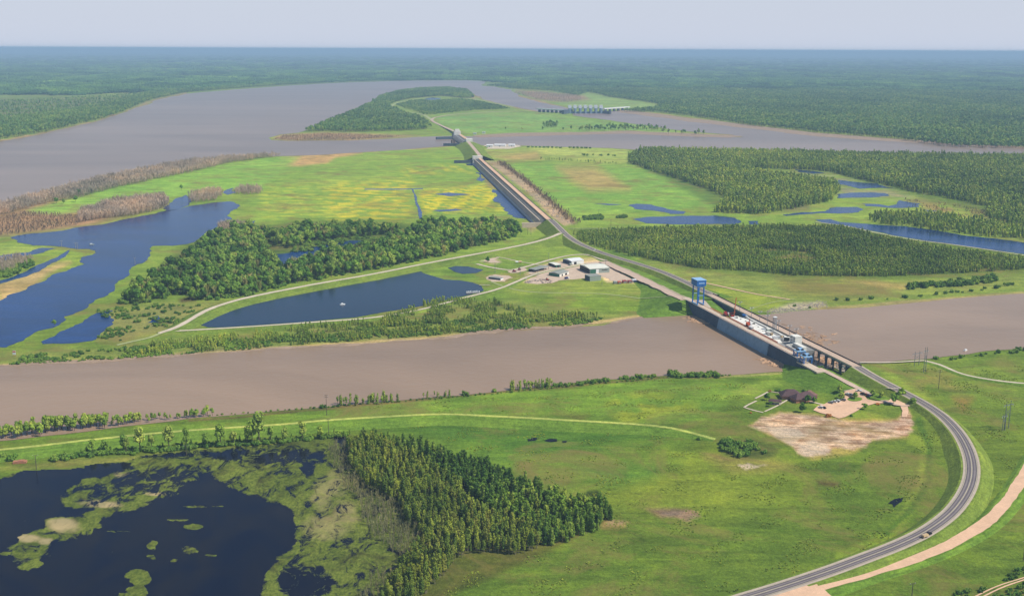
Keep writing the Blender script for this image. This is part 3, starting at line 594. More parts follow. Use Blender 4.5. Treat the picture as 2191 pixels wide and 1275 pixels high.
sheet('parking_island',[(1856,846),(1870,844),(1895,852),(1900,857),(1880,858),(1862,853)],.75,M['levee_lo'],amp=0,dr=True)
def pth(name,pts,w=1.6,m='gravel',z=.3): road(name,[(a,b) for a,b in pts],w,M[m],None,.15,step=4)
pth('footpath',[(1619,858),(1604,865),(1592,872)]);pth('footpath',[(1592,872),(1612,878),(1633,883)]);pth('footpath',[(1636,881),(1662,869),(1685,856)]);pth('footpath',[(1616,853),(1630,846),(1643,839)]);pth('footpath',[(1648,838),(1672,842)],1.4)
pth('footpath',[(1732,859),(1748,863),(1765,867)],2.4);pth('footpath',[(1793,808),(1800,814),(1818,823),(1838,832)],1.6);pth('footpath',[(1838,832),(1822,834),(1805,837)],1.4)
def gcol(x,y):
    r_=np.hypot(x,y); a_=(np.degrees(np.arctan2(x,y))+42)/84*639; k_=(np.degrees(np.arctan(H/r_))-.085)/(31-.085)*519+2
    i0=np.clip(np.floor(k_).astype(int),0,nr-2);j0=np.clip(np.floor(a_).astype(int),0,na-2); fi=np.clip(k_-i0,0,1)[:,None];fj=np.clip(a_-j0,0,1)[:,None]
    q=cc[:,:3].reshape(nr,na,3); return (q[i0,j0]*(1-fi)*(1-fj)+q[i0+1,j0]*fi*(1-fj)+q[i0,j0+1]*(1-fi)*fj+q[i0+1,j0+1]*fi*fj)
def soil_patch(name,box,shapes,st=(1.6,1.0)):
    """bare soil that thins out into the grass: fine mesh on the ground, colour carried as an attribute"""
    xs=np.arange(box[0],box[2],st[0]);ys=np.arange(box[1],box[3],st[1]); XX,YY=np.meshgrid(xs,ys); X_=XX.ravel();Y_=YY.ravel()
    W_=np.array([drape(a,b) for a,b in zip(X_,Y_)]); x,y=W_[:,0],W_[:,1]
    c=gcol(x,y); tot=np.zeros(len(x)); n1=nz(x,y,26,51);n2=nz(x,y,9,52);n3=nz(x,y,4,53); ns=nz(x*.5,y*1.6,11,54)
    xj=X_+n1*7+n2*4+n3*2; yj=Y_+n1*3+n2*2.2+n3*1.2
    for poly,rgb,fe,op,br in shapes:
        d=dseg(xj,yj,poly); sd=np.where(inpoly(xj,yj,poly),d,-d); a=np.clip(sd/fe*.5+.5+ns*.35*(np.abs(sd)<fe*2),0,1)*op; a[sd<-fe*1.4]=0
        b_=np.clip(.5+ns*1.1+n1*.7+n3*.3,0,1)[:,None]; cl=np.array(lin(rgb))*(1-b_*br)+np.array(lin((132,98,70)))*b_*br
        c=c*(1-a[:,None])+cl*a[:,None]; tot=np.maximum(tot,a)
    n_r,n_c=XX.shape; I_=np.arange(n_r*n_c).reshape(n_r,n_c); q=np.stack([I_[:-1,:-1],I_[1:,:-1],I_[1:,1:],I_[:-1,1:]],-1).reshape(-1,4); q=q[(tot[q]>0).any(1)]
    me=bpy.data.meshes.new(name); me.from_pydata([(p[0],p[1],p[2]+.14) for p in W_],[],q.tolist()); at=me.color_attributes.new('col','FLOAT_COLOR','POINT'); k4=np.ones((len(c),4),np.float32); k4[:,:3]=c; at.data.foreach_set('color',k4.ravel()); me.materials.append(M['ground']); o=bpy.data.objects.new(name,me); C.objects.link(o); tag(o,None,None,None,'structure')
SF=[(1604,912),(1632,893),(1670,883),(1706,886),(1744,889),(1796,899),(1851,903),(1920,900),(1932,888),(1944,877),(1952,890),(1953,912),(1942,934),(1892,938),(1867,941),(1854,956),(1826,963),(1800,958),(1783,960),(1777,970),(1728,978),(1706,970),(1695,955),(1668,939),(1632,923)]
soil_patch('sand_flat',(1585,866,1975,992),[(SF,(208,180,154),3.5,1,.85),([(1640,916),(1672,912),(1712,920),(1722,934),(1700,944),(1690,950),(1664,938)],(190,170,150),3,.9,.05),([(1712,950),(1740,942),(1766,950),(1776,964),(1750,974),(1724,976),(1708,968)],(196,174,154),3,.9,.05)])
soil_patch('bare_soil',(1275,1080,1530,1136),[([(1404,1095),(1440,1090),(1490,1095),(1500,1104),(1470,1116),(1450,1106),(1415,1104)],(128,110,96),4,.9,.3),([(1294,1116),(1318,1112),(1342,1118),(1330,1124),(1300,1124)],(168,142,108),3,.8,.3)])
soil_patch('bare_soil',(1490,950,1660,1020),[([(1580,996),(1598,990),(1616,997),(1640,993),(1612,1003),(1590,1003)],(200,178,156),2.5,.9,.2),([(1500,968),(1540,972),(1570,985),(1540,985)],(134,110,70),4,.6,.3)])
# ---------------------------------------------------------------- main dam across the canal (frame: x along, y to the back)
A=G3(1487,652,12); Bv=G3(1735,782,12); A.z=Bv.z=0; U=(Bv-A).normalized(); rz=math.atan2(U.y,U.x)
def w2(u,v): return (A.x+U.x*u-U.y*v, A.y+U.y*u+U.x*v)
def w3(u,v,z): return w2(u,v)+(z-5,)
A5=A-Vector((0,0,5))
def UV(x,y,z=12):
    p=G3(x,y,z)-A; return (p.x*U.x+p.y*U.y, -p.x*U.y+p.y*U.x)
dam=thing('concrete_dam','long concrete dam with white deck crossing the brown canal in the foreground','dam',A5,rz)
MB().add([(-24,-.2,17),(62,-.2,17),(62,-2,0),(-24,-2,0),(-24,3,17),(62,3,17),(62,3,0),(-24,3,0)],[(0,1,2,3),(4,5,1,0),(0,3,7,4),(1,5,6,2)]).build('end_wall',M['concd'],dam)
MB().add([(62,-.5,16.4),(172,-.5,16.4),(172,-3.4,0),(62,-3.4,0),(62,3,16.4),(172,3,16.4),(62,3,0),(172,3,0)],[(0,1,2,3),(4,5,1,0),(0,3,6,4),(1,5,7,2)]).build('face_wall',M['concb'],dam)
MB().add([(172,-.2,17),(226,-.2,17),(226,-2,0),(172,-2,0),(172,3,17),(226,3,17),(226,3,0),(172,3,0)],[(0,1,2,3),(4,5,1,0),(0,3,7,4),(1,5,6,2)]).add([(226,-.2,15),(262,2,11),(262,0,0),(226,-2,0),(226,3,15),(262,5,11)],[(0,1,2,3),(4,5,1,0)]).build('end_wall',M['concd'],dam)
MB().box((94,4.2,16.8),(260,8.8,.8)).build('roadway',M['conc'],dam)
MB().box((100,-.1,17.45),(248,.5,.5)).build('curb',M['concw'],dam)
MB().box((132,20.5,8),(140,23.4,16.6)).build('powerhouse_block',M['concg'],dam)
MB().prism([(64,10),(172,10),(172,14),(150,21),(120,24),(90,26),(72,24),(64,20)],16.3,17.3).build('platform',M['concw'],dam)
MB().box((244,4,13.6),(36,9,1.2)).build('landing',M['conc'],dam)
k=MB()
for i in range(11): k.box((70+i*10,29.8,16.6),(9.4,2.2,.9))
k.build('bay_cover',M['concw'],dam)
k=MB()
for yy in (9.2,10.4): k.box((95,yy,17.5),(150,.35,.35))
k.build('crane_rail',M['rail'],dam)
k=MB()
for yy in (1.2,7.6): k.box((100,yy,17.3),(246,.3,.25))
k.build('deck_rail',M['rail'],dam)
k=MB()
for i in range(60): k.box((-22+i*4.1,.3,18),(.12,.12,1))
k.box((99,.3,18.5),(246,.1,.1)).build('handrail',M['steel'],dam)
r0=random.Random(5)
for i in range(11):
    a,c=76+i*8.6,13+r0.random()*8; MB().cyl((a,c,17.2),(a,c,17.6),.5+r0.random()*.5,n=10).build('hatch_cover',M['black'],dam)
# pit walls between deck and bridge
MB().box((20,33.6,8.2),(84,.8,15.6)).build('retaining_wall',M['concd'],dam)  # dark concrete puts the shadow under the bridge into its colour
MB().add([(-30,9,16.6),(40,9,16.2),(58,9,12),(58,33,6),(20,33,9),(-30,33,15)],[(0,1,2,3,4,5)]).build('embankment',M['levee_lo'],dam)
MB().add([(-25,9,16.75),(30,9,16.4),(55,10,12.6),(50,16,11.5),(10,20,15),(-25,22,16.2)],[(0,1,2,3,4,5)]).build('ramp',M['shoulder'],dam)
# abutment embankments (real slopes)
def mound(name,top,zt,slope,m):
    n=len(top); cx=sum(p[0] for p in top)/n; cy=sum(p[1] for p in top)/n; vs=[(x,y,zt) for x,y in top]
    for i,(x,y) in enumerate(top):
        a=Vector(top[i-1]);b=Vector(top[(i+1)%n]); d=(b-a).normalized(); nn=Vector((d.y,-d.x)); 
        if nn.dot(Vector((x-cx,y-cy)))<0: nn=-nn
        vs.append((x+nn.x*slope*zt,y+nn.y*slope*zt,-.2))
    me=bpy.data.meshes.new(name); me.from_pydata(vs,[],[tuple(range(n))]+[(i,(i+1)%n,n+(i+1)%n,n+i) for i in range(n)]); me.update(); me.materials.append(m); o=bpy.data.objects.new(name,me); C.objects.link(o); tag(o,None,None,None,'structure'); return o
def w2(u,v): return (A.x+U.x*u-U.y*v, A.y+U.y*u+U.x*v)
def slope_sheet(u0,u1,v0,v1,st):
    us=np.arange(u0,u1+.1,st);vs_=np.arange(v0,v1+.1,st); vs=[];fs=[];hh=[]
    for a in us:
        for b in vs_:
            x,y=w2(a,b); h=hterr(x,y); hh.append(h); vs.append((x,y,max(h,-.3)+(.12*math.sin(x*.3)*math.sin(y*.23) if h>.5 else 0)))
    n=len(vs_)
    for i in range(len(us)-1):
        for j in range(n-1):
            k=i*n+j; q=(k,k+n,k+n+1,k+1)
            if max(hh[t] for t in q)>0: fs.append(q)
    me=bpy.data.meshes.new('abutment_slope'); me.from_pydata(vs,[],fs); me.update(); me.materials.append(M['levee_lo']); me.polygons.foreach_set('use_smooth',[True]*len(me.polygons)); o=bpy.data.objects.new('abutment_slope',me); C.objects.link(o); tag(o,None,None,None,'structure')
slope_sheet(-460,-24,-88,60,4); slope_sheet(-24,2,-88,0,2); slope_sheet(196,440,-80,90,3)
# highway bridge
br=thing('highway_bridge','two lane highway bridge with dark piers running along the back of the concrete dam','bridge',A5,rz)
def bz(u): return 16.8
MB().box((108,39,16.3),(310,10.4,.9)).build('deck',M['concg'],br)
MB().box((108,39,16.85),(310,9,.2)).build('roadway',M['pinkconc'],br)
for yy in (34,44): MB().box((108,yy,17.3),(310,.35,1.1)).build('parapet',M['black' if yy==44 else 'conc'],br)
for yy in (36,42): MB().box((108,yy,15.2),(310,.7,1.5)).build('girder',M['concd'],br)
for i in range(8):
    u=168+i*12.4
    h=14.4 if u<235 else 14.4
    k=MB().box((u,39,13.6),(1.4,9.6,1.2))
    for yy in (35.6,42.4): k.cyl((u,yy,-.5),(u,yy,13),.8 if i%2 else 1.2,n=10)
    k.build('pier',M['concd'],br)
# gantry crane
cu,cv=UV(1477,649); gx,gy=8,8
gc=thing('gantry_crane','tall blue gantry crane with boxy machinery house standing at the far end of the dam','crane',w3(-2,4.4,17.3),rz)
for sx in (-1,1):
    for sy in (-1,1): MB().beam((sx*6.5,sy*3.6,.8),(sx*6.2,sy*3.6,21),1.1,1.1).build('leg',M['ltblue'] if sy<0 and 0 else M['blue'],gc)
k=MB()
for sy in (-1,1): k.box((0,sy*3.6,.9),(16,1.1,1.1)); k.box((0,sy*3.6,21),(14,1.0,1.3))
for sx in (-1,1): k.box((sx*6.3,0,20.6),(1,7.2,1.2)); k.box((sx*6.4,0,11),(.6,7,.6))
k.build('frame',M['ltblue'],gc)
MB().box((0,0,25),(15.5,11,6.4)).build('machinery_house',M['blue'],gc)
MB().box((0,0,28.45),(16,11.5,.5)).build('roof',M['ltblue'],gc)
MB().box((7.85,0,25.2),(.1,7,1.4)).build('sign_band',M['ltblue'],gc)
for sx in (-6.5,6.5):
    for sy in (-3.6,3.6): MB().box((sx,sy,.25),(3,.8,.6)).build('bogie',M['black'],gc)
# blue hoist frames at near end
for i,(u,lab) in enumerate(((219,'low blue hoist carriage on the near end of the dam, closer to the white block'),(233,'low blue hoist carriage at the very near tip of the dam deck'))):
    h_=thing('gate_hoist',lab,'hoist',w3(u,6-i*1.0,14.5 if i else 16),rz)
    k=MB()
    for sx in (-3.6,3.6):
        for sy in (-4,4): k.beam((sx,sy,0),(sx,sy,6),.7)
    k.box((0,-4,3.2),(7.4,.5,.5)).box((0,4,3.2),(7.4,.5,.5)).beam((-3.6,-4,.3),(3.6,-4,5.6),.4).beam((3.6,-4,.3),(-3.6,-4,5.6),.4)
    k.build('frame',M['blue'],h_)
    MB().box((0,0,6.4),(7.6,8.4,1.0)).box((-1,1,7.6),(3.4,4,1.6)).build('machinery_deck',M['ltblue'],h_)
    MB().cyl((-2,-2,7.2),(2,-2,7.2),1.1).box((2,2,7.6),(1.6,1.6,1.4)).build('winch',M['black'],h_)
# white control tower block & intake housing
ct=thing('control_block','white and teal control block rising beside the road bridge on the dam','building',w3(179,25,16.3),rz)
ct.scale=(.8,.8,.72)
MB().box((0,0,6),(12,9,12)).build('wall',M['concw'],ct); MB().box((-6.1,0,5.6),(.3,8.9,11)).build('side_panel',M['teal'],ct)
k=MB()
for a in (2,6,9.6):
    for x in (-3,3): k.box((x,-4.6,a),(1.6,.3,1.3))
k.build('window',M['glass'],ct); MB().box((0,0,12.2),(12.6,9.6,.5)).build('roof',M['concw'],ct)
ih=thing('intake_housing','low white concrete housing with a wide dark opening near the blue hoists','housing',w3(194,15,16.3),rz)
ih.scale=(.72,.72,.7)
MB().box((0,-6.2,1.6),(24,1.2,5)).box((0,8,2.4),(24,6,6)).box((-11.4,0,1.6),(1.2,12,5)).box((11.4,0,1.6),(1.2,12,5)).build('wall',M['concw'],ih)
MB().box((0,-1,.3),(21.5,9.5,.5)).build('opening',M['black'],ih)
# steel light masts on the back edge
mast=None
mp=[(1593,668),(1607,681),(1622,690),(1638,698),(1674,709),(1690,721),(1705,728)]
for i,(x,y) in enumerate(mp):
    u,v=UV(x,y); loc=w3(u,31.5,17.3)
    lab='slender grey light mast on the back edge of the dam deck, beside the road bridge'
    if mast is None:
        mast=thing('light_mast',lab,'mast',loc,rz,'light masts along the back edge of the dam'); MB().cyl((0,0,0),(0,0,12),.28,.16).build('pole',M['steel'],mast)
        MB().box((0,0,11.8),(.5,4,.3)).box((0,0,10.4),(.5,3,.3)).build('crossarm',M['steel'],mast); MB().box((0,-1.8,11.4),(.8,.8,.6)).box((0,1.8,11.4),(.8,.8,.6)).build('lamp',M['white'],mast)
    else: dup(mast,loc,rz,lab)
u,v=UV(1657,706)
lt=thing('steel_tower','four legged grey steel tower, the stoutest upright on the dam deck','tower',w3(u,31,17.3),rz)
k=MB()
for sx in (-1.3,1.3):
    for sy in (-1.3,1.3): k.beam((sx,sy,0),(sx,sy,13),.45)
for j in range(5): k.beam((-1.3,-1.3,j*2.6),(1.3,-1.3,j*2.6+2.6),.25); k.beam((1.3,1.3,j*2.6),(-1.3,1.3,j*2.6+2.6),.25)
k.build('frame',M['steel'],lt); MB().box((0,0,13.3),(3.6,3.6,.5)).build('cap',M['white'],lt)
# machines on deck
def crawler(name,lab,u,v,z,body,boom,bl=(0,-14,16),rzz=0):
    c=thing(name,lab,'crane',w3(u,v,z),rz+rzz)
    for s in (-1,1): MB().box((0,s*1.8,.6),(6,1,1.2)).build('track',M['black'],c)
    MB().box((-.5,0,2.4),(5.5,3.6,2.2)).box((-3,0,3.6),(1.4,3.2,1)).build('body',M[body],c); MB().box((2.2,1.2,3),(1.6,1.4,2.2)).build('cab',M['white'],c)
    k=MB(); p=Vector((2,0,2.4)); q=p+Vector(bl)
    for o in ((-.4,-.4),(.4,-.4),(0,.5)): k.beam(p+Vector((o[0],o[1],0)),q+Vector((o[0]*.4,o[1]*.4,0)),.28)
    for j in range(9):
        a=p.lerp(q,j/9);b2=p.lerp(q,(j+1)/9); k.beam(a+Vector((-.4,-.4,0)),b2+Vector((.4,-.4,0)),.15)
    k.build('boom',M[boom],c); return c
crawler('crawler_crane','dark red crawler crane with rusty lattice boom between deck and bridge',50,22,11,'red','rail',(-8,6,20))
crawler('crawler_crane','small red crane parked at the far end of the white platform',58,10,17.3,'red','orange',(9,5,4))
crawler('mobile_crane','orange and white mobile crane halfway along the front roadway',106,12,17.3,'orange','red',(-7,3,4))
def truck(name,lab,loc,r,cab='white',bed='white',L=7,grp=None):
    t=thing(name,lab,'truck',loc,r,grp)
    MB().box((L/2-1.2,0,1.7),(2.2,2.3,2)).build('cab',M[cab],t); MB().box((L/2-.08,0,2.1),(.1,2,.7)).box((L/2-1.2,1.17,2.1),(1,.05,.6)).box((L/2-1.2,-1.17,2.1),(1,.05,.6)).build('window',M['glass'],t)
    MB().box((-1.2,0,1.9),(L-2.8,2.4,1.9)).build('body',M[bed],t)
    for x in (L/2-1.3,-L/2+1.4):
        for y in (-1,1): MB().cyl((x,y*1.2,.5),(x,y*.9,.5),.5,n=12).build('wheel',M['tyre'],t)
    return t
truck('tank_truck','cream truck parked in the middle of the dam deck',w3(142,16,17.3),rz+.3,'tancar','concw',9)
truck('box_truck','white box truck on the dam deck nearest the control block',w3(158,15,17.3),rz+1.2,'white','white',8)
truck('flatbed_truck','white truck with a blue bed at the far end of the white platform',w3(66,28,16.4),rz+.1,'white','blue',9)
truck('service_truck','white service truck beside the orange mobile crane on the dam',w3(116,9.5,17.3),rz,'white','white',7)
for i,(u,v,s,m_,lab) in enumerate([(128,22,4,'ggray','grey equipment box on the dam deck'),(150,25,3.4,'tancar','tan equipment crate on the dam deck, behind the trucks'),(70,17,3,'concw','white crate at the far edge of the white platform'),(165,23,5,'black','black generator box beside the control block'),(98,22,2.6,'black','small black crate in the middle of the white platform')]):
    e=thing('equipment_box',lab,'box',w3(u,v,17.3 if v<24 else 16.4),rz+i*.3); MB().box((0,0,s*.3),(s,s*.7,s*.6)).build('case',M[m_],e); MB().box((0,0,s*.62),(s*1.05,s*.75,.15)).build('lid',M['concw'],e)
# driftwood
def driftwood(name,lab,px0,n,spread,seed,lmax=9):
    r=random.Random(seed); k=MB()
    for i in range(n):
        x=px0[0]+r.gauss(0,spread[0]); y=px0[1]+r.gauss(0,spread[1])+ (x-px0[0])*.25; g=G3(x,y,0); a=r.gauss(.25,.5); L=r.uniform(2.5,lmax*1.3); d=Vector((math.cos(a),math.sin(a),0))*L/2
        k.cyl(g-d+Vector((0,0,.35+r.random()*.5)),g+d+Vector((0,0,.35+r.random()*.5)),.22+r.random()*.35,.14,5)
    tag(k.build(name,M['drift']),lab,'driftwood',None,'stuff')
driftwood('driftwood_raft','jam of pale floating logs against the near end of the dam face',(1664,778),150,(15,3.2),1)
driftwood('driftwood_raft','small jam of floating logs against the far end of the dam face',(1496,686),90,(11,3),2)
driftwood('driftwood_litter','thin scatter of logs drifting behind the bridge',(1745,722),60,(26,9),3,7)
driftwood('driftwood_litter','washed up logs under the near spans of the bridge',(1775,773),120,(18,4),4,5)
# substation by the bridge landing
sb=thing('electrical_substation','grey steel substation frames under the near bridge landing','substation',Vector(drape(1812,792)),rz)
k=MB()
for i in range(7):
    for j in range(3):
        k.beam((i*5-15,j*5-5,0),(i*5-15,j*5-5,6),.3)
    k.beam((i*5-15,-5,6),(i*5-15,5,6),.3)
for j in range(3): k.beam((-15,j*5-5,6),(15,j*5-5,6),.3); k.beam((-15,j*5-5,4),(15,j*5-5,4),.2)
k.build('frame',M['steel'],sb)
k=MB()
for i in range(6): k.box((i*5-12.5,0,1.2),(1.8,2.2,2.4)); k.cyl((i*5-12.5,0,2.4),(i*5-12.5,0,4),.2)
k.build('transformer',M['ggray'],sb); MB().box((0,0,.25),(38,14,.3)).build('pad',M['shoulder'],sb)
# ---------------------------------------------------------------- long overbank dam
O1=G3(1027,339,12.6); O2=G3(1174,469,12.6); O1.z=O2.z=0; OU=(O2-O1); OL=OU.length; OU.normalize(); orz=math.atan2(OU.y,OU.x)
od=thing('overbank_dam','very long low dam with tan roadway and many piers beside the yellow flower field','dam',O1,orz)
MB().box((OL/2,0,12.2),(OL,8.6,.8)).build('roadway',M['tan'],od)
MB().box((OL/2,4.6,12.7),(OL,.6,1.2)).build('parapet',M['concd'],od); MB().box((OL/2,-4.4,12.5),(OL,.3,.6)).build('parapet',M['conc'],od)
MB().box((OL/2,8,9),(OL,3,.6)).build('rear_walkway',M['concd'],od)
MB().box((OL/2,-15.5,11.2),(OL,1.6,.9)).build('walkway',M['conc'],od)
MB().box((OL/2,-6,5),(OL,1.5,10)).build('black_strip_wall',M['black'],od)  # black wall forming the dark strip beside the roadway
npier=73
pm=None
for i in range(npier):
    u=8+i*(OL-16)/(npier-1)
    if pm is None:
        k=MB().add([(-.6,-16.8,0),(.6,-16.8,0),(.6,4,0),(-.6,4,0),(-.6,-16.2,10.8),(.6,-16.2,10.8),(.6,4,11.8),(-.6,4,11.8)],[(0,1,5,4),(1,2,6,5),(2,3,7,6),(3,0,4,7),(4,5,6,7)]); k.box((0,-17,5.5),(.5,.6,10.8)); pm=k.build('pier',M['concg'],od); pm.location=(u,0,0)
    else: c=pm.copy(); C.objects.link(c); c.parent=od; c.location=(u,0,0)
MB().box((OL/2,-21,.5),(OL,7,.6)).build('apron',M['concd'],od)
MB().box((-6,-6,9),(14,26,18)).build('end_tower',M['concw'],od)
MB().box((-2,-40,4),(3,55,8)).build('training_wall',M['concd'],od); MB().box((OL+6,-30,4),(4,32,8)).build('training_wall',M['conc'],od)
# low sill dam
L1=G3(979,288,14);L2=G3(1001,303,14);L1.z=L2.z=0;LU=L2-L1;LL=LU.length;LU.normalize();lrz=math.atan2(LU.y,LU.x)
ls=thing('low_sill_dam','short gated dam with a white tower at each end in the far left channel','dam',L1,lrz)
MB().box((LL/2,8,13.6),(LL,10,1)).build('roadway',M['tan'],ls); MB().box((LL/2,-8,13),(LL,6,1)).build('walkway',M['concg'],ls); MB().box((LL/2,-1,5),(LL,8,10)).build('gate_wall',M['black'],ls)
for i in range(12): MB().box((LL*i/11,-4,7),(4,30,14)).build('pier',M['concg'],ls)
MB().box((4,-2,19),(26,22,12)).box((4,-2,28),(16,14,7)).build('end_tower',M['concw'],ls); MB().box((LL-4,4,17),(24,20,10)).build('end_tower',M['concw'],ls)
MB().box((20,-45,4),(8,60,8),.3).build('training_wall',M['concd'],ls); MB().box((LL-4,-45,4),(8,60,8),-.2).build('training_wall',M['concd'],ls)
for i,(x,y) in enumerate([(967,309),(972,308)]):
    t_=thing('mooring_dolphin','brown mooring pile cluster standing in the channel left of the low gated dam','pile',G3(x,y),0,'mooring piles left of the far gated dam'); MB().cyl((0,0,-1),(0,0,13),3,2.6).build('piles',M['trunkd'],t_)
# auxiliary dam far away
a0=G3(1215,243);a1=G3(1289,243);ad_=(a1-a0);AL=ad_.length;arz=math.atan2(ad_.y,ad_.x)
ax=thing('auxiliary_dam','far dam of seven tall pale towers with dark gates between green fields','dam',a0,arz)
MB().box((AL/2,0,4),(AL,20,8)).build('gate_wall',M['concb'],ax)
for i in range(7):
    x=8+i*(AL-16)/6
    MB().box((x,-6,12),(8,40,24)).build('pier',M['concb'],ax); MB().box((x,0,31),(15,18,14)).box((x+8,6,25),(6,6,12)).build('tower',M['white'],ax)
MB().box((AL/2,0,26),(AL,4,2)).build('catwalk',M['steel'],ax)
MB().box((-6,-30,9),(10,90,18),-.6).box((AL+8,-30,7),(10,80,12),.5).build('training_wall',M['concd'],ax)
for nm,lab,p,q,np_ in (('approach_bridge','white approach bridge left of the far dam towers',(1150,240),(1213,243),7),('approach_bridge','white approach bridge right of the far dam towers',(1291,240),(1345,236),6)):
    b0=G3(*p);b1=G3(*q);d=b1-b0;L=d.length; ab=thing(nm,lab,'bridge',b0,math.atan2(d.y,d.x))
    MB().box((L/2,0,15),(L,14,5)).build('deck',M['white'],ab)
    for i in range(np_): MB().box((L*(i+.5)/np_,0,6),(9,9,12)).build('pier',M['concd'],ab)
# ---------------------------------------------------------------- houses and sheds of the yard
def shed(name,lab,fl,fr,bl,h,rh,wall,roof,side=None,open_=False,door=None,over=.4,cat='building',ridge='x'):
    a=G3(*fl);b=G3(*fr);c=G3(*bl); u=(b-a); L=u.length; u.normalize(); n=Vector((-u.y,u.x,0)); dp=abs((c-a).dot(n)); dp=max(dp,3)
    t=thing(name,lab,cat,a,math.atan2(u.y,u.x))
    if open_:
        k=MB()
        for i in range(6):
            for y in (.3,dp-.3): k.box((L*i/5,y,h/2),(.35,.35,h))
        k.build('post',M[wall],t); MB().box((L/2,dp-.2,h/2),(L,.2,h)).build('wall',M[wall],t)
    else: 
        MB().box((L/2,dp/2,h/2),(L,dp,h)).build('wall',M[wall],t)
    if side: MB().box((-.06,dp/2,h/2),(.15,dp+.02,h-.05)).build('end_cladding_or_shade',M[side],t)  # left end colour; black ends have shade painted in, green is cladding
    if door: MB().box((L*door[0],-.08,h*.42),(L*door[1],.15,h*.82)).build('door',M[door[2]],t)
    o=over
    if rh>0:
        if ridge=='x': MB().add([(-o,-o,h),(L+o,-o,h),(L+o,dp+o,h),(-o,dp+o,h),(-o,dp/2,h+rh),(L+o,dp/2,h+rh)],[(0,1,5,4),(2,3,4,5),(0,4,3),(1,2,5),(0,3,2,1)]).build('roof',M[roof],t)
        else: MB().add([(-o,-o,h),(L+o,-o,h),(L+o,dp+o,h),(-o,dp+o,h),(L/2,-o,h+rh),(L/2,dp+o,h+rh)],[(1,2,5,4),(3,0,4,5),(0,1,4),(2,3,5),(0,3,2,1)]).build('roof',M[roof],t)
    else: MB().box((L/2,dp/2,h+.2),(L+2*o,dp+2*o,.4)).build('roof',M[roof],t)
    return t,L,dp,h
w,L,dp,h=shed('warehouse','largest warehouse of the yard, broad cream roof over green and grey walls',(1262,586),(1304,583),(1245,576),6.5,1.8,'ggray','roofw','black',door=(.16,.28,'green'))
MB().box((L*.38,-.1,h*.42),(L*.14,.2,h*.85)).build('door',M['white'],w)
MB().box((L*.75,-.08,h*.6),(L*.3,.1,.8)).build('window',M['glass'],w)
shed('storage_shed','flat grey green shed on the lawn in front of the largest warehouse',(1262,602),(1286,600),(1257,597),6,0,'ggray','roofg','concd',over=.2)
t,L,dp,h=shed('workshop','white workshop with a dark blue gable on the far side of the yard',(1223,567),(1249,564),(1209,561),5,2,'white','white','concd')
MB().box((L*.3,-.1,h*.4),(L*.2,.2,h*.7)).build('door',M['black'],t)
shed('small_shed','small shed with dark green walls and a cream roof, left of the white workshop',(1189,573),(1200,572),(1175,567),3.6,.8,'green','roofw','black',door=(.5,.4,'black'))
shed('open_carport','open fronted grey roofed vehicle shelter at the left of the yard',(1146,583),(1174,576),(1137,579),3.6,.5,'black','roofg',open_=True,over=1)
t,L,dp,h=shed('office_building','long low pale building with a dark green end in the middle of the yard',(1197,593),(1217,587),(1177,589),4,1.6,'concw','roofg','green')
MB().box((L*.3,-.08,1.6),(L*.12,.15,2.6)).box((L*.7,-.08,1.6),(L*.2,.15,2.6)).build('door',M['black'],t)
shed('long_trailer','long dark sided trailer with a white end on bare ground by the small pond',(1071,600),(1077,598),(1049,595.5),2.6,.3,'white','roofg','concd')
for i,(x,y,m_,lab,s) in enumerate([(1316,607,'ggray','pale grey container at the left end of the row beyond the lawn',4),(1325,607,'orange','orange container second from the left in the row of equipment',4),(1336,605,'red','dark red container third in the row of equipment',5),(1347,605,'redcar','bright red container between dark red and white ones',4.5),(1357,603,'white','white container at the right end of the row of equipment',5.5)]):
    e=thing('storage_container',lab,'container',G3(x,y),.2); MB().box((0,0,1.5),(s,s*1.2,3)).build('body',M[m_],e); MB().box((0,-s*.62,1.4),(s*.8,.15,2.4)).build('door',M['concg' if m_!='white' else 'bluecar'],e); MB().box((0,0,3.05),(s*1.02,s*1.22,.12)).build('roof',M['white' if m_=='white' else m_],e)
def dozer(lab,px_,m_,r=0.):
    e=thing('bulldozer',lab,'machine',G3(*px_),r)
    for s in (-1,1): MB().box((0,s*1.2,.6),(4,.7,1.2)).build('track',M['black'],e)
    MB().box((-.2,0,1.6),(3.4,1.8,1.2)).build('body',M[m_],e); MB().box((-.8,0,2.8),(1.5,1.5,1.3)).build('cab',M['glass'],e); MB().box((2.6,0,.9),(.3,3.2,1.3)).build('blade',M['concg'],e)
dozer('orange bulldozer on the bare gravel patch in the yard',(1171,600),'orange')
dozer('dark red machine at the left fork of the yard roads, the left one',(1100,582),'redcar',.5)
dozer('dark red machine at the left fork of the yard roads, the right one',(1111,578),'redcar',1.2)
truck('box_truck','blue and white truck on the lawn edge below the long low building',G3(1213,597),.6,'white','bluecar',7)
truck('tanker_truck','white truck with dark tank parked beside the white workshop',G3(1221,567.5),1.0,'white','ggray',8)
for i,(x,y) in enumerate([(1106,563),(1113,562.5)]):
    e=thing('fuel_tank','small '+('tan' if i else 'white')+' tank on the grass beside the pale track','tank',G3(x,y)); MB().cyl((-2,0,1.6),(2,0,1.6),1.4,n=14).build('vessel',M['tan' if i else 'white'],e); MB().box((-1.2,0,.3),(.4,2,.6)).box((1.2,0,.3),(.4,2,.6)).build('saddle',M['concg'],e)
r=random.Random(3); k=MB()
for i in range(46):
    g=G3(r.uniform(1122,1180),r.uniform(598,606)); s=r.uniform(.5,1.9); k.box((g.x,g.y,s*.3),(s*r.uniform(1,2.4),s,s*.6),r.random()*3)
tag(k.build('scrap_pile',M['rock']),'scattered scrap and rubble on the bare patch left of the yard','scrap',None,'stuff')
r=random.Random(8); k=MB()
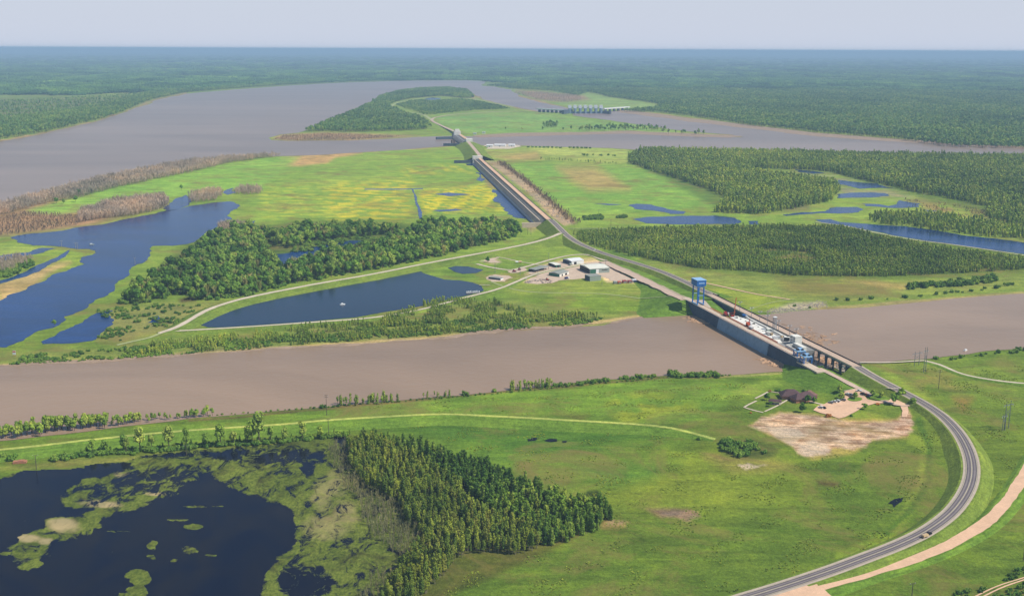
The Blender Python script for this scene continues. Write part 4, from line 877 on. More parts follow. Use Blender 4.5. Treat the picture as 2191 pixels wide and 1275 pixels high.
for i in range(420):
    if i<300:
        x=r.uniform(1640,1770); y=668-(x-1640)*.13+r.gauss(0,4); g=G3(x,max(y,642)); s=r.uniform(.8,2.4)
    else: g=G3(r.uniform(1045,1225),0+600); 
    if i>=300:
        tt=r.random(); x=1050+tt*165+r.gauss(0,7); y=352+tt*125+r.gauss(0,4); g=G3(x,y); s=r.uniform(1.5,4)
    k.add([(g.x+a*s,g.y+b*s,c*s) for a,b,c in ((-.6,-.4,-.2),(.5,-.5,-.2),(.6,.5,-.2),(-.4,.6,-.2),(r.uniform(-.3,.3),r.uniform(-.3,.3),.55))],[(0,1,4),(1,2,4),(2,3,4),(3,0,4)])
tag(k.build('riprap_rocks',M['rock']),'broken rock spread along the bank and beside the long dam','rocks',None,'stuff')
# visitor house
def hip(mb,cx,cy,w,d,z,h,rzz,inset=.45):
    cs,sn=math.cos(rzz),math.sin(rzz); R=lambda x,y,zz:(cx+x*cs-y*sn,cy+x*sn+y*cs,zz); i_=d*inset
    mb.add([R(-w/2,-d/2,z),R(w/2,-d/2,z),R(w/2,d/2,z),R(-w/2,d/2,z),R(-w/2+i_,0,z+h),R(w/2-i_,0,z+h)],[(0,1,5,4),(2,3,4,5),(3,0,4),(1,2,5),(3,2,1,0)])
hs=thing('visitor_house','brown hip roofed brick house with several wings beside the parking lot','house',GD(1712,858),.0)
MB().box((-6,10,1.5),(16,11,3)).box((3,2,1.5),(20,9,3),.35).box((10,10,1.5),(10,9,3),.35).build('wall',M['brick'],hs)
k=MB(); hip(k,-6,10,18,13,3,4.6,0); hip(k,3,2,22,11,3.02,4.2,.35); k.build('roof',M['roofb'],hs)
k=MB(); hip(k,10,10,12,11,3.05,3.6,.35); k.build('porch_roof',M['roofp'],hs)
k=MB()
for i in range(5): k.box((-5+i*3.6,-3.9+i*1.3,1.6),(1.3,.2,1.2),.35)
k.build('window',M['glass'],hs); MB().box((13.4,5.4,1.3),(1.6,.3,2.4),.35).build('door',M['white'],hs)
pv=thing('picnic_pavilion','small brown roofed open pavilion on the lawn left of the brick house','pavilion',GD(1658,864),-.25)
k=MB()
for x in (-4.5,0,4.5):
    for y in (-2,2): k.box((x,y,1.3),(.3,.3,2.6))
k.build('post',M['concw'],pv); k=MB(); hip(k,0,0,11,6,2.6,1.8,0,.3); k.build('roof',M['roofb'],pv); MB().box((0,0,.25),(10,5,.2)).build('floor',M['conc'],pv)
# ---------------------------------------------------------------- cars
def car(lab,x,y,r,m_,kind='car',z=.4,px3=None,grp='cars parked at the visitor lot'):
    t=thing('parked_car',lab,'car',GD(x,y,.55) if px3 is None else px3,r,grp); L=4.7
    body=MB().add([(-2.3,-.9,.35),(2.3,-.9,.35),(2.3,.9,.35),(-2.3,.9,.35),(-2.35,-.88,.95),(2.3,-.85,.85),(2.3,.85,.85),(-2.35,.88,.95)],[(3,2,1,0),(4,5,6,7),(0,1,5,4),(1,2,6,5),(2,3,7,6),(3,0,4,7)])
    body.build('body',M[m_],t)
    if kind=='car': c=[(-1.8,.95),(1.2,.9),(.5,1.5),(-1.2,1.5)]
    elif kind=='pickup': c=[(-.4,.95),(1.3,.9),(.8,1.65),(-.2,1.65)]
    else: c=[(-2.3,.95),(1.3,.9),(.7,1.75),(-2.1,1.75)]
    MB().add([(a,s*.8,b) for s in (-1,1) for a,b in c],[(0,1,2,3),(7,6,5,4),(1,0,4,5),(2,1,5,6),(3,2,6,7),(0,3,7,4)]).build('window',M['glass'],t)
    MB().box(((c[2][0]+c[3][0])/2,0,c[2][1]+.04),(abs(c[2][0]-c[3][0]),1.5,.1)).build('roof',M[m_],t)
    for xx in (-1.4,1.45):
        for s in (-1,1): MB().cyl((xx,s*.92,.33),(xx,s*.7,.33),.33,n=10).build('wheel',M['tyre'],t)
    for s in (-1,1): MB().box((2.32,s*.6,.7),(.06,.35,.15)).build('headlight',M['white'],t)
    return t
car('white car alone at the near left corner of the parking lot',1756,874,2.2,'white','van'); car('black car pulled up beside the lone white car at the lot corner',1762,874.5,2.2,'tyre')
car('silver car, left one of the pair on the lot edge nearest the house',1777,863.5,2.3,'greycar'); car('white car in the middle of the row along the lot edge',1785,861.5,2.3,'white'); car('white van, right of the middle car along the lot edge',1792,860.5,2.3,'white','van'); car('dark car with pale roof standing apart by the round lawn island',1804,858,2.3,'greycar','van')
car('white car by the pale footpath at the upper left of the lot',1814,845,2.0,'white'); car('silver van beside the upper left footpath of the lot',1820,847,2.0,'greycar','van')
car('white pickup at the far top of the parking lot',1838,838,2.8,'white','pickup'); car('black car at the top of the row beside the service road',1846,844,2.0,'tyre'); car('red car in the row beside the service road',1852,846,2.0,'redcar'); car('dark blue car at the lower end of the row beside the service road',1858,848.5,2.0,'bluecar','van')
car('white van driving on the levee road above the yard',0,0,-2.3,'white','van',px3=G3(1272,536,8.5),grp='vehicles on the highway')
car('dark pickup on the outer lane of the curving highway',0,0,-2.55,'tyre','pickup',px3=G3(1987,1143,4.9),grp='vehicles on the highway')
tr=thing('flat_trailer','tan trailer behind the dark pickup on the highway curve','trailer',G3(1979,1148,4.8),-2.55)
MB().box((0,0,.8),(5,2.2,.3)).box((0,0,1.3),(4.4,1.8,.8)).build('bed',M['tancar'],tr)
for s in (-1,1): MB().cyl((-.5,s*1.2,.35),(-.5,s*1,.35),.35,n=10).build('wheel',M['tyre'],tr)
# boats and barge
def boat(name,lab,x,y,L,r,m_='white'):
    t=thing(name,lab,'boat',G3(x,y,WZ),r); W=L*.36
    MB().add([(-L/2,-W/2,0),(L*.25,-W/2,0),(L/2,0,0),(L*.25,W/2,0),(-L/2,W/2,0),(-L/2,-W/2*1.1,L*.14),(L*.25,-W/2*1.1,L*.16),(L*.55,0,L*.2),(L*.25,W/2*1.1,L*.16),(-L/2,W/2*1.1,L*.14)],[(0,5,6,1),(1,6,7,2),(2,7,8,3),(3,8,9,4),(4,9,5,0),(5,9,8,7,6)]).build('hull',M[m_],t)
    MB().box((-L*.08,0,L*.24),(L*.4,W*.7,L*.2)).build('cabin',M['white'],t); return t
boat('pond_raft','small white boat alone in the middle of the dark blue reservoir',733,652,6,.4); boat('fishing_boat','small grey boat crossing the wide blue lake on the left',196,524,7,.2,'ggray'); boat('work_boat','white work boat at the canal bank beyond the bridge, far right',2066,750,5,.6)
pp=thing('pump_barge','white pump raft with railings at the right end of the reservoir','barge',G3(1012,627,WZ),.2)
MB().box((0,0,.5),(17,5,.6)).build('raft',M['concg'],pp)
k=MB()
for i in range(7): k.box((-7.5+i*2.5,-1+(i%3),1.7),(1.3,1.3,2))
k.build('pump',M['white'],pp); k=MB()
for i in range(9): k.box((-8+i*2,2.3,1.5),(.12,.12,1.6))
k.box((0,2.3,2.3),(16,.12,.12)).build('railing',M['steel'],pp)
dk=thing('fishing_pier','thin wooden jetty reaching into the reservoir from its right bank','jetty',G3(1037,611,WZ),.05); MB().box((0,0,.8),(14,1.6,.25)).build('deck',M['gravel'],dk)
k=MB(); [k.cyl((x,0,-.3),(x,0,.8),.15) for x in (-6,-2,2,6)]; k.build('pile',M['wood'],dk)
# ---------------------------------------------------------------- poles and pylons
def pole(name,lab,x,y,h,arms=1,m_='wood',r=.2,grp=None,z=0):
    t=thing(name,lab,'pole',G3(x,y,z),.3,grp); MB().cyl((0,0,0),(0,0,h),.26,.16,7).build('shaft',M[m_],t)
    k=MB()
    for i in range(arms): k.box((0,0,h-.6-i*1.6),(3.6,.22,.22))
    k.build('crossarm',M[m_],t); k=MB()
    for i in range(arms):
        for s in (-1.6,0,1.6): k.cyl((s,0,h-.6-i*1.6),(s,0,h-.1-i*1.6),.1,n=6)
    k.build('insulator',M['white'],t); return t
pole('utility_pole','tall wooden utility pole on the grass between canal and marsh',699,888,17.5,2)
pole('utility_pole','short utility pole at the top edge of the willow grove beside the marsh',703,930,13,1)
pole('utility_pole','wooden utility pole at the left end of the marsh shore',78,1004,11,1); pole('utility_pole','wooden utility pole on the marsh shore below the tree row',399,974,8,1)
pole('utility_pole','thin utility pole on the slope right of the highway, above the bare patch',2008,832,18,2)
pole('utility_pole','short utility pole at the bottom right below the gravel road',1951,1275,8,1);pole('utility_pole','utility pole at the far right edge of the lower field',2189,1200,13,1)
pole('yard_light_pole','tall light pole at the corner of the largest warehouse',1296,567,15,1,'steel');pole('yard_light_pole','light pole on the lawn in front of the flat shed',1288,610,9,1,'steel');pole('yard_light_pole','light pole beside the green end of the long low building',1151,591,10,1,'steel');pole('yard_light_pole','light pole at the fork left of the yard',1059,584,12,1,'steel');pole('yard_light_pole','light pole beside the dark red machines',1113,589,12,1,'steel');pole('yard_light_pole','light pole between the carport and the grass triangle',1174,556,10,1,'steel')
pole('utility_pole','left utility pole of the pair near the foot of the long dam',1129,503,12,1);pole('utility_pole','right utility pole of the pair near the foot of the long dam',1136,503,12,1)
pole('utility_pole','utility pole in the green field below the hedge right of the long dam',1307,487,14,1);pole('utility_pole','utility pole by the bushes right of the long dam',1281,463,12,1)
def hframe(lab,x,y,h,w=5):
    t=thing('steel_pylon',lab,'pylon',G3(x,y),.5)
    for s in (-1,1): MB().cyl((s*w/2,0,0),(s*w/2,0,h),.32,.2,7).build('leg',M['steel'],t)
    k=MB().box((0,0,h*.86),(w*2.2,.35,.35)).beam((-w/2,0,h*.5),(w/2,0,h*.7),.2).beam((w/2,0,h*.5),(-w/2,0,h*.7),.2); k.build('crossarm',M['steel'],t)
    k=MB(); [k.cyl((s,0,h*.86-1.4),(s,0,h*.86),.16,n=6) for s in (-w,0,w)]; k.build('insulator',M['white'],t)
hframe('tall two legged pylon on the green slope at the far right',2153,917,23); hframe('lower two legged pylon beside the taller one at the far right',2147,921,14,3)
hframe('slim tall pylon by the canal bank right of the bridge',1978,796,24,2.5); hframe('short square pylon frame left of the slim one by the canal bank',1961,782,14,6)
for i,(x,y,lab) in enumerate([(132,529,'left of the three pale poles standing in the flooded shore'),(162,533,'middle of the three pale poles standing in the flooded shore'),(166,534,'right of the three pale poles standing in the flooded shore'),(289,566,'lone pale pole at the right shore of the wide blue lake')]): pole('dead_trunk_pole',lab,x,y,10,1,'trunk')
bm=thing('billboard_sign','white and orange marker board on the canal bank at the far left','sign',G3(31,762),0); MB().box((0,0,3.5),(3,.3,4)).build('panel',M['white'],bm); MB().box((-1,0,.8),(.2,.2,1.6)).box((1,0,.8),(.2,.2,1.6)).build('post',M['orange'],bm); MB().box((0,-.2,4.6),(3,.1,1.2)).build('board_stripe',M['orange'],bm)
rs=thing('rusty_barge','rust red hulk lying on the marsh shore at the left','barge',G3(43,990),.15); MB().box((0,0,.8),(9,3.4,1.6)).build('hull',M['brick'],rs); MB().box((1,0,1.9),(4,2.4,.6)).build('deckhouse',M['brick'],rs)
# ---------------------------------------------------------------- small far buildings
for i,(x,y,s,lab) in enumerate([(1048,315,14,'white maintenance building, left of the pair at the far bank'),(1070,314,24,'long white maintenance building at the far bank right of the low dam road'),(1095,314,14,'pale shed at the right end of the far bank yard')]):
    t=thing('maintenance_building',lab,'building',G3(x,y),-.1); MB().box((0,0,3),(s*1.4,14,6)).build('wall',M['white'],t); MB().add([(-s*.72,-7.4,6),(s*.72,-7.4,6),(s*.72,7.4,6),(-s*.72,7.4,6),(-s*.72,0,8.5),(s*.72,0,8.5)],[(0,1,5,4),(2,3,4,5),(0,4,3),(1,2,5)]).build('roof',M['white'],t); MB().box((0,-7.1,2),(3,.3,4)).build('door',M['concg'],t)
sheet('far_yard_gravel',[(1035,311),(1085,309),(1112,311),(1116,314),(1090,319),(1040,319)],.4,M['gravel'],amp=.08)
for i,(x,y,lab) in enumerate([(1035,286,'small white hut on the far channel bank, nearer the low dam'),(1016,288,'tiny white hut right of the low dam'),(1413,237,'white roofed barn at the edge of the far right forest'),(390,152+42,'small white hut by the far left shore')][:3]):
    t=thing('field_hut',lab,'hut',G3(x,y),0); MB().box((0,0,3),(12,9,6)).build('wall',M['white'],t); MB().box((0,0,6.3),(14,11,.8)).build('roof',M['roofw'],t)
# ---------------------------------------------------------------- trees
def quad_cloud(mb,r,pts,nrm,size,squash=1.0):
    for p,n in zip(pts,nrm):
        n=Vector(n)+Vector((r.gauss(0,.3),r.gauss(0,.3),r.gauss(0,.3))); n.normalize(); u=n.orthogonal().normalized(); a=r.random()*6.28; q=n.cross(u); u,q=u*math.cos(a)+q*math.sin(a),q*math.cos(a)-u*math.sin(a)
        s=size*r.uniform(.6,1.3); p=Vector(p); mb.add([p-u*s-q*s*.6,p+u*s*.8-q*s*.7,p+u*s+q*s*.6,p-u*s*.7+q*s],[(0,1,2,3)])
def lobes(mb,r,ls,dens,size):
    for (c,rad_) in ls:
        c=Vector(c); R=Vector(rad_) if hasattr(rad_,'__len__') else Vector((rad_,)*3); n=max(6,int(dens*(R.x*R.y+R.x*R.z+R.y*R.z)/3))
        P=[];Nn=[]
        for i in range(n):
            d=Vector((r.gauss(0,1),r.gauss(0,1),r.gauss(.25,1))).normalized(); k=r.uniform(.72,1.08); P.append(c+Vector((d.x*R.x,d.y*R.y,d.z*R.z))*k); Nn.append(d)
        quad_cloud(mb,r,P,Nn,size)
def core(mb,r,c,R,k=.78):
    import itertools
    n1,n2=6,4; vs=[];c=Vector(c)
    for j in range(n2+1):
        ph=PI*j/n2
        for i in range(n1): a=2*PI*i/n1+j*.5; q=k*r.uniform(.85,1.1); vs.append(c+Vector((math.sin(ph)*math.cos(a)*R[0]*q,math.sin(ph)*math.sin(a)*R[1]*q,math.cos(ph)*R[2]*q)))
    mb.add(vs,[(j*n1+i,(j+1)*n1+i,(j+1)*n1+(i+1)%n1,j*n1+(i+1)%n1) for j in range(n2) for i in range(n1)])
def mk_broad(seed,hgt=17,dens=9,size=.75,mat='l_broad',nl=7,spread=1.0):
    r=random.Random(seed); cr=MB(); tk=MB(); ls=[]
    for i in range(nl):
        a=i*2.4+r.random(); d=r.uniform(1.2,3.6)*spread*(hgt/17); z=hgt*r.uniform(.42,.78); ls.append(((d*math.cos(a),d*math.sin(a),z),(hgt*r.uniform(.13,.2)*spread,hgt*r.uniform(.13,.2)*spread,hgt*r.uniform(.12,.2))))
    ls.append(((0,0,hgt*.8),(hgt*.17,hgt*.17,hgt*.17)))
    for c,R in ls: core(cr,r,c,R,.72)
    lobes(cr,r,ls,dens,size)
    tk.cyl((0,0,0),(0,0,hgt*.55),hgt*.022,hgt*.014,6)
    for c,R in ls[:4]: tk.cyl((0,0,hgt*.3),c,hgt*.01,hgt*.005,4)
    return cr.mesh('crown',M[mat]),tk.mesh('trunk',M['trunkd'])
def mk_poplar(seed,hgt=17,mat='l_poplar',size=.5,dens=13,w=.1,bare=.35):
    r=random.Random(seed); cr=MB();tk=MB(); ls=[]; n=r.randint(2,3)
    for i in range(n):
        ox,oy=r.gauss(0,hgt*.045),r.gauss(0,hgt*.045); top=hgt*r.uniform(.72,1.0)
        z=hgt*bare
        while z<top:
            f=(z-hgt*bare)/(top-hgt*bare+.01); R=hgt*w*(1-.5*f**3)*r.uniform(.6,1.2); ls.append(((ox+r.gauss(0,.25),oy+r.gauss(0,.25),z),(R,R,hgt*.1))); z+=hgt*.13
        tk.cyl((ox*.3,oy*.3,0),(ox,oy,top*.93),hgt*.009,hgt*.004,5)
    for c,R in ls[::2]: core(cr,r,c,R,.45)
    lobes(cr,r,ls,dens,size); return cr.mesh('crown',M[mat]),tk.mesh('trunk',M['trunk'])
def mk_bare(seed,hgt=12,mat='l_bare',n=36,w=.16):
    r=random.Random(seed); cr=MB(); tk=MB(); tk.cyl((0,0,0),(0,0,hgt*.6),.18,.08,4)
    for i in range(n):
        z=r.uniform(.15,.75)*hgt; a=r.random()*6.28; L=hgt*r.uniform(.15,.4); d=Vector((math.cos(a)*.35,math.sin(a)*.35,1)).normalized(); p=Vector((math.cos(a)*hgt*.06*r.random(),math.sin(a)*hgt*.06*r.random(),z)); q=p+d*L; s=Vector((-math.sin(a+r.random()*3),math.cos(a+r.random()*3),0))*w
        cr.add([p-s,p+s,q+s*.3,q-s*.3],[(0,1,2,3)])
    return cr.mesh('crown',M[mat]),tk.mesh('trunk',M['trunk'])
def mk_bush(seed,hgt=4,mat='l_bush',dens=16,size=.45):
    r=random.Random(seed); cr=MB();tk=MB(); ls=[((r.gauss(0,hgt*.3),r.gauss(0,hgt*.3),hgt*r.uniform(.25,.5)),(hgt*.38,hgt*.38,hgt*r.uniform(.35,.5))) for _ in range(5)]
    for c,R in ls: core(cr,r,c,R,.75)
    lobes(cr,r,ls,dens,size); tk.cyl((0,0,0),(0,0,hgt*.4),.12,.06,5); return cr.mesh('crown',M[mat]),tk.mesh('trunk',M['trunkd'])
K={}
K['broad']=[mk_broad(10+i,17,5.5,.8) for i in range(5)]
K['poplar']=[mk_poplar(30+i,17,size=.36,dens=22) for i in range(5)]
K['green']=[mk_broad(50+i,11.5,12,.4,'l_dark',6,.62) for i in range(2)]+[mk_poplar(55+i,14,'l_dark',.36,20,.13,.1) for i in range(4)]
K['plant']=[mk_broad(70+i,8,15,.38,'l_mid',4,.5) for i in range(3)]+[mk_poplar(75+i,9,'l_mid',.36,15,.12,.05) for i in range(3)]
K['wood']=[mk_broad(90+i,14,4,.75,'l_mid',4,.55) for i in range(3)]+[mk_poplar(95+i,16,'l_mid',.7,6,.13,.1) for i in range(3)]
K['far']=[mk_broad(110+i,17,2.2,1.3,'l_far',4) for i in range(4)]
K['bare']=[mk_bare(130+i) for i in range(4)]
K['shore']=[mk_broad(240+i,16,4.5,.6,'l_mid',6,.75) for i in range(4)]
K['bare_big']=[mk_bare(230+i,13,'l_pale',70,.3) for i in range(3)]
K['reed']=[mk_bare(150+i,7,'l_reed',26,.09) for i in range(4)]
K['bush']=[mk_bush(170+i) for i in range(4)]
K['brush']=[mk_bare(190+i,3.5,'l_brush',26,.3) for i in range(3)]
K['rust']=[mk_bush(200+i,4,'l_rust') for i in range(2)]
K['lawn']=[mk_broad(210+i,7,40,.38,'l_broad',6,1.25) for i in range(3)]
def joined(kind):
    out=[]
    for cr,tk in K[kind]:
        me=bpy.data.meshes.new(kind+'_tree'); nv=len(cr.vertices)
        vs=[tuple(v.co) for v in cr.vertices]+[tuple(v.co) for v in tk.vertices]; fs=[tuple(p.vertices) for p in cr.polygons]; nf=len(fs); fs+=[tuple(i+nv for i in p.vertices) for p in tk.polygons]
        me.from_pydata(vs,[],fs); me.materials.append(cr.materials[0]); me.materials.append(tk.materials[0])
        for p in me.polygons[nf:]: p.material_index=1
        me.update(); out.append(me)
    return out
COLS={}
def src_collection(kind,meshes):
    c=bpy.data.collections.new('tree_sources_'+kind)
    for i,me in enumerate(meshes): c.objects.link(bpy.data.objects.new(kind+'_source',me))
    COLS[kind]=c; return c
def gn_group(col_):
    g=bpy.data.node_groups.new('scatter','GeometryNodeTree'); g.interface.new_socket('Geometry',in_out='INPUT',socket_type='NodeSocketGeometry'); g.interface.new_socket('Geometry',in_out='OUTPUT',socket_type='NodeSocketGeometry')
    n=g.nodes; l=g.links; i=n.new('NodeGroupInput');o=n.new('NodeGroupOutput'); ip=n.new('GeometryNodeInstanceOnPoints'); ci=n.new('GeometryNodeCollectionInfo'); ci.inputs[0].default_value=col_; ci.inputs[1].default_value=True; ci.inputs[2].default_value=True
    def na(nm,t):
        a=n.new('GeometryNodeInputNamedAttribute'); a.data_type=t; a.inputs[0].default_value=nm; return a.outputs[0]
    l.new(i.outputs[0],ip.inputs['Points']); l.new(ci.outputs[0],ip.inputs['Instance']); ip.inputs['Pick Instance'].default_value=True
    l.new(na('idx','INT'),ip.inputs['Instance Index']); l.new(na('rot','FLOAT_VECTOR'),ip.inputs['Rotation']); l.new(na('scl','FLOAT_VECTOR'),ip.inputs['Scale']); l.new(ip.outputs[0],o.inputs[0]); return g
def stuff(name,label,cat,kind,pts,smin=.75,smax=1.2,wmul=1.0):
    if len(pts)==0: return
    if kind not in COLS: src_collection(kind,joined(kind))
    n=len(pts); me=bpy.data.meshes.new(name); me.from_pydata([tuple(p) for p in pts],[],[]); r=np.random.default_rng(n)
    a=me.attributes.new('idx','INT','POINT'); a.data.foreach_set('value',r.integers(0,len(COLS[kind].objects),n).astype(np.int32))
    a=me.attributes.new('rot','FLOAT_VECTOR','POINT'); v=np.zeros((n,3),np.float32); v[:,2]=r.uniform(0,6.28,n); a.data.foreach_set('vector',v.ravel())
    a=me.attributes.new('scl','FLOAT_VECTOR','POINT'); s=r.uniform(smin,smax,n)*(1+(.55 if kind=='patch' else .3)*np.clip(nz(np.array([p[0] for p in pts]),np.array([p[1] for p in pts]),(900 if kind=='patch' else 70),n%50),-1.2,1.2)); v=np.stack([s*wmul,s*wmul,s*r.uniform(.85,1.15,n)],-1).astype(np.float32); a.data.foreach_set('vector',v.ravel())
    o=bpy.data.objects.new(name,me); C.objects.link(o); md=o.modifiers.new('scatter','NODES'); md.node_group=gn_group(COLS[kind]); return tag(o,label,cat,None,'stuff')
def scatter(poly,sp,seed=0,clump=None,thr=0,avoid=()):
    W=np.array([G(x,y) for x,y in poly]); r=np.random.default_rng(seed+int(abs(W[:,0]).sum())%997); x0,y0=W.min(0);x1,y1=W.max(0)
    gx=np.arange(x0,x1,sp);gy=np.arange(y0,y1,sp); X,Y=np.meshgrid(gx,gy); X=X.ravel()+r.uniform(-.5,.5,X.size)*sp;Y=Y.ravel()+r.uniform(-.5,.5,Y.size)*sp
    jx=nz(X,Y,sp*9,seed+4)*sp*1.6; m=inpoly(X+jx,Y+jx,[tuple(w) for w in W])
    if clump: m&=(nz(X,Y,clump,seed+9)>thr)
    for av in avoid: m&=~inpoly(X,Y,[G(a,b) for a,b in av])
    return np.stack([X[m],Y[m],np.zeros(m.sum())],-1)
def band(pts,w,sp,seed=0,gap=0):
    """points along a pixel polyline, w metres wide"""
    P=smooth_path([G3(x,y) for x,y in pts],sp); r=random.Random(seed+len(P)); out=[]
    for p in P:
        if r.random()<gap: continue
        for _ in range(max(1,int(w/sp))): out.append((p.x+r.gauss(0,w/2.5),p.y+r.gauss(0,w/2.5),0))
    return out
def tree(kind,i,loc,s,label,cat,group,name='tree'):
    cr,tk=K[kind][i%len(K[kind])]; t=bpy.data.objects.new(name,None); C.objects.link(t); t.location=loc; t.rotation_euler=(0,0,(i*2.399)%6.28); t.scale=(s,s,s*(1+.1*math.sin(i*5.3))); t['label']=label; t['category']=cat
    if group: t['group']=group
    for nm,me in (('trunk',tk),('crown',cr)):
        o=bpy.data.objects.new(nm,me); C.objects.link(o); o.parent=t
    return t
def split(pts,n):
    d=np.hypot(pts[:,0],pts[:,1]); o=np.argsort(d); return pts[o[:n]],pts[o[n:]]
rt=random.Random(17)
# 1 foreground grove
yl=[(752,950),(800,955),(850,975),(900,1000),(960,1040),(1010,1090),(1080,1130),(1150,1150),(1160,1172),(1110,1188),(1060,1186),(1015,1185),(974,1198),(950,1235),(933,1248),(903,1280),(880,1300),(815,1300),(835,1262),(872,1205),(905,1165),(900,1150),(875,1120),(846,1075),(820,1060),(791,1050),(765,1025),(750,1005)]
gr=[(760,945),(820,955),(860,960),(920,975),(990,990),(1060,1015),(1120,1045),(1190,1075),(1250,1090),(1305,1098),(1308,1110),(1290,1128),(1250,1145),(1200,1166),(1160,1172),(1130,1145),(1060,1110),(1000,1060),(940,1015),(880,985),(800,960)]
P=scatter(yl,2.9,1); n1,rest=split(P,300)
for i,p in enumerate(n1): tree('poplar',i,tuple(p),rt.uniform(.42,.85),'slender yellow green willow in the dense grove right of the marsh','tree','slender willows of the foreground grove','willow_tree')
stuff('willow_grove','rest of the dense yellow green willows behind the nearest ones of the grove','willow grove','poplar',rest,.45,.88)
P=scatter(gr,3.3,2,40,-.5); n1,rest=split(P,160)
for i,p in enumerate(n1): tree('green',i,tuple(p),rt.uniform(.55,1.0),'dark green bushy tree on the back and right side of the foreground grove','tree','dark green trees of the foreground grove','grove_tree')
stuff('green_grove','dark green trees at the back of the foreground grove','grove','green',rest,.6,1.1)
stuff('dead_reed_stand','grey leafless stems standing in the marsh left of the willow grove','reeds','reed',scatter([(700,960),(745,950),(765,1030),(800,1058),(850,1080),(880,1120),(905,1160),(870,1205),(840,1180),(800,1150),(770,1110),(765,1070),(720,1020)],2.5,3),.5,1.1)
stuff('dead_reed_stand','grey leafless stems at the bottom edge of the willow grove','reeds','reed',scatter([(800,1225),(870,1205),(840,1262),(815,1300),(760,1290)],3,4),.5,1)
K['tuft']=[mk_bush(260+i,.6,'l_tuft',150,.2) for i in range(3)]
near_f=[(930,1290),(1000,1215),(1120,1195),(1250,1160),(1330,1090),(1200,1040),(1000,960),(860,915),(1000,900),(1400,925),(1560,1000),(1700,990),(1900,950),(1990,900),(2050,960),(2062,1020),(2040,1075),(1960,1130),(1800,1200),(1560,1285)]
stuff('weed_tufts','low pale weed tufts dotting the near pasture','weeds','tuft',scatter(near_f,2.3,81,40,.18),.35,1.3)
stuff('weed_tufts','low pale weed tufts on the pasture beside the canal','weeds','tuft',scatter([(700,900),(1000,880),(1400,900),(1580,880),(1600,820),(1400,812),(1100,842),(800,870)],2.4,82,36,.16),.35,1.3)
stuff('weed_tufts','low weed tufts right of the highway','weeds','tuft',scatter([(1900,790),(2300,780),(2300,1000),(2120,1080),(2110,1000),(2090,940),(2020,860)],2.4,83,36,.16),.35,1.3)
# 2 tree row along the marsh
TR=[(198,972,.6),(225,970,.6),(265,968,.75),(300,966,.95),(325,963,.6),(362,962,.85),(400,960,.75),(440,957,.6),(472,955,.95),(500,953,.6),(530,952,.7),(555,950,1.15),(580,947,.6),(610,946,.6),(648,942,.8),(685,940,.6),(270,969,.65),(540,951,.9)]
for i,(x,y,s) in enumerate(TR): tree('shore',i,G3(x,y),s*1.35,('tall' if s>.9 else 'small')+' light green tree in the row along the marsh shore','tree','trees in the row along the marsh shore','shore_tree')
stuff('shore_thicket','thicket between canal levee and marsh','thicket','bush',band([(110,985),(180,975),(300,968),(450,955),(600,946),(740,932)],5,2.2,1),.6,1.1)
stuff('shore_thicket','taller green saplings of the thicket along the marsh','thicket','green',band([(180,973),(300,966),(450,954),(600,944),(740,930)],5,3.4,5),.28,.5)
stuff('shore_thicket','bushes at the far left marsh corner','thicket','bush',band([(-20,985),(10,980),(25,985)],5,3,7),.8,1.3)
# 3 near canal bank
for (a,b,s0,s1,w_,lab) in [((-30,938),(12,935),.5,.7,9,'clump of young trees on the near canal bank at the left edge'),((25,933),(98,925),.5,.68,8,'second clump of young trees on the near canal bank'),((105,922),(232,909),.55,.75,9,'long clump of young trees on the near canal bank at left'),((245,908),(290,903),.35,.62,8,'dark clump of young trees on the near canal bank'),((290,903),(400,893),.25,.4,4,'low thin row of saplings on the near canal bank'),((402,893),(450,889),.4,.5,6,'rounded clump of saplings on the near canal bank')]:
    stuff('bank_grove',lab,'grove','shore',band([a,((a[0]+b[0])/2,(a[1]+b[1])/2),b],w_,2.3,int(a[0])),s0,s1)
for (a,b,k_,s0,s1,w_,lab) in [((722,868),(840,858),'plant',.7,1,7,'sapling clump right of the tall utility pole'),((905,852),(960,846),'plant',.45,.7,5,'small sapling clump on the canal bank, middle left'),((1095,834),(1180,827),'plant',.6,.9,6,'sapling row on the canal bank, middle'),((1180,827),(1300,815),'bush',.6,1.1,5,'bush row on the canal bank, middle right'),((1330,812),(1400,806),'bush',.6,1,4,'short bush row on the canal bank'),((1440,806),(1530,806),'bush',.9,1.4,6,'dense bush band on the canal bank left of the dam'),((450,890),(1440,806),'bush',.25,.5,2,'low weeds along the near canal bank'),((1530,806),(1560,803),'bush',.3,.6,3,'small bushes near the driftwood')]:
    stuff('bank_bushes',lab,'bushes',k_,band([a,((a[0]+b[0])/2,(a[1]+b[1])/2+(0 if b[0]-a[0]<500 else 4)),b],w_,2.6 if b[0]-a[0]<500 else 5,int(a[0])+1),s0,s1)
for i,(x,y,s,lab) in enumerate([(690,872,.9,'round bush beside the tall utility pole on the canal bank'),(993,846,1.1,'lone bush on the canal bank, left of two'),(1058,838,.9,'lone bush on the canal bank, right of two'),(1497,941,.7,'small dark shrub alone in the green field')]): tree('bush',i,G3(x,y),s,lab,'bush',None,'bush')
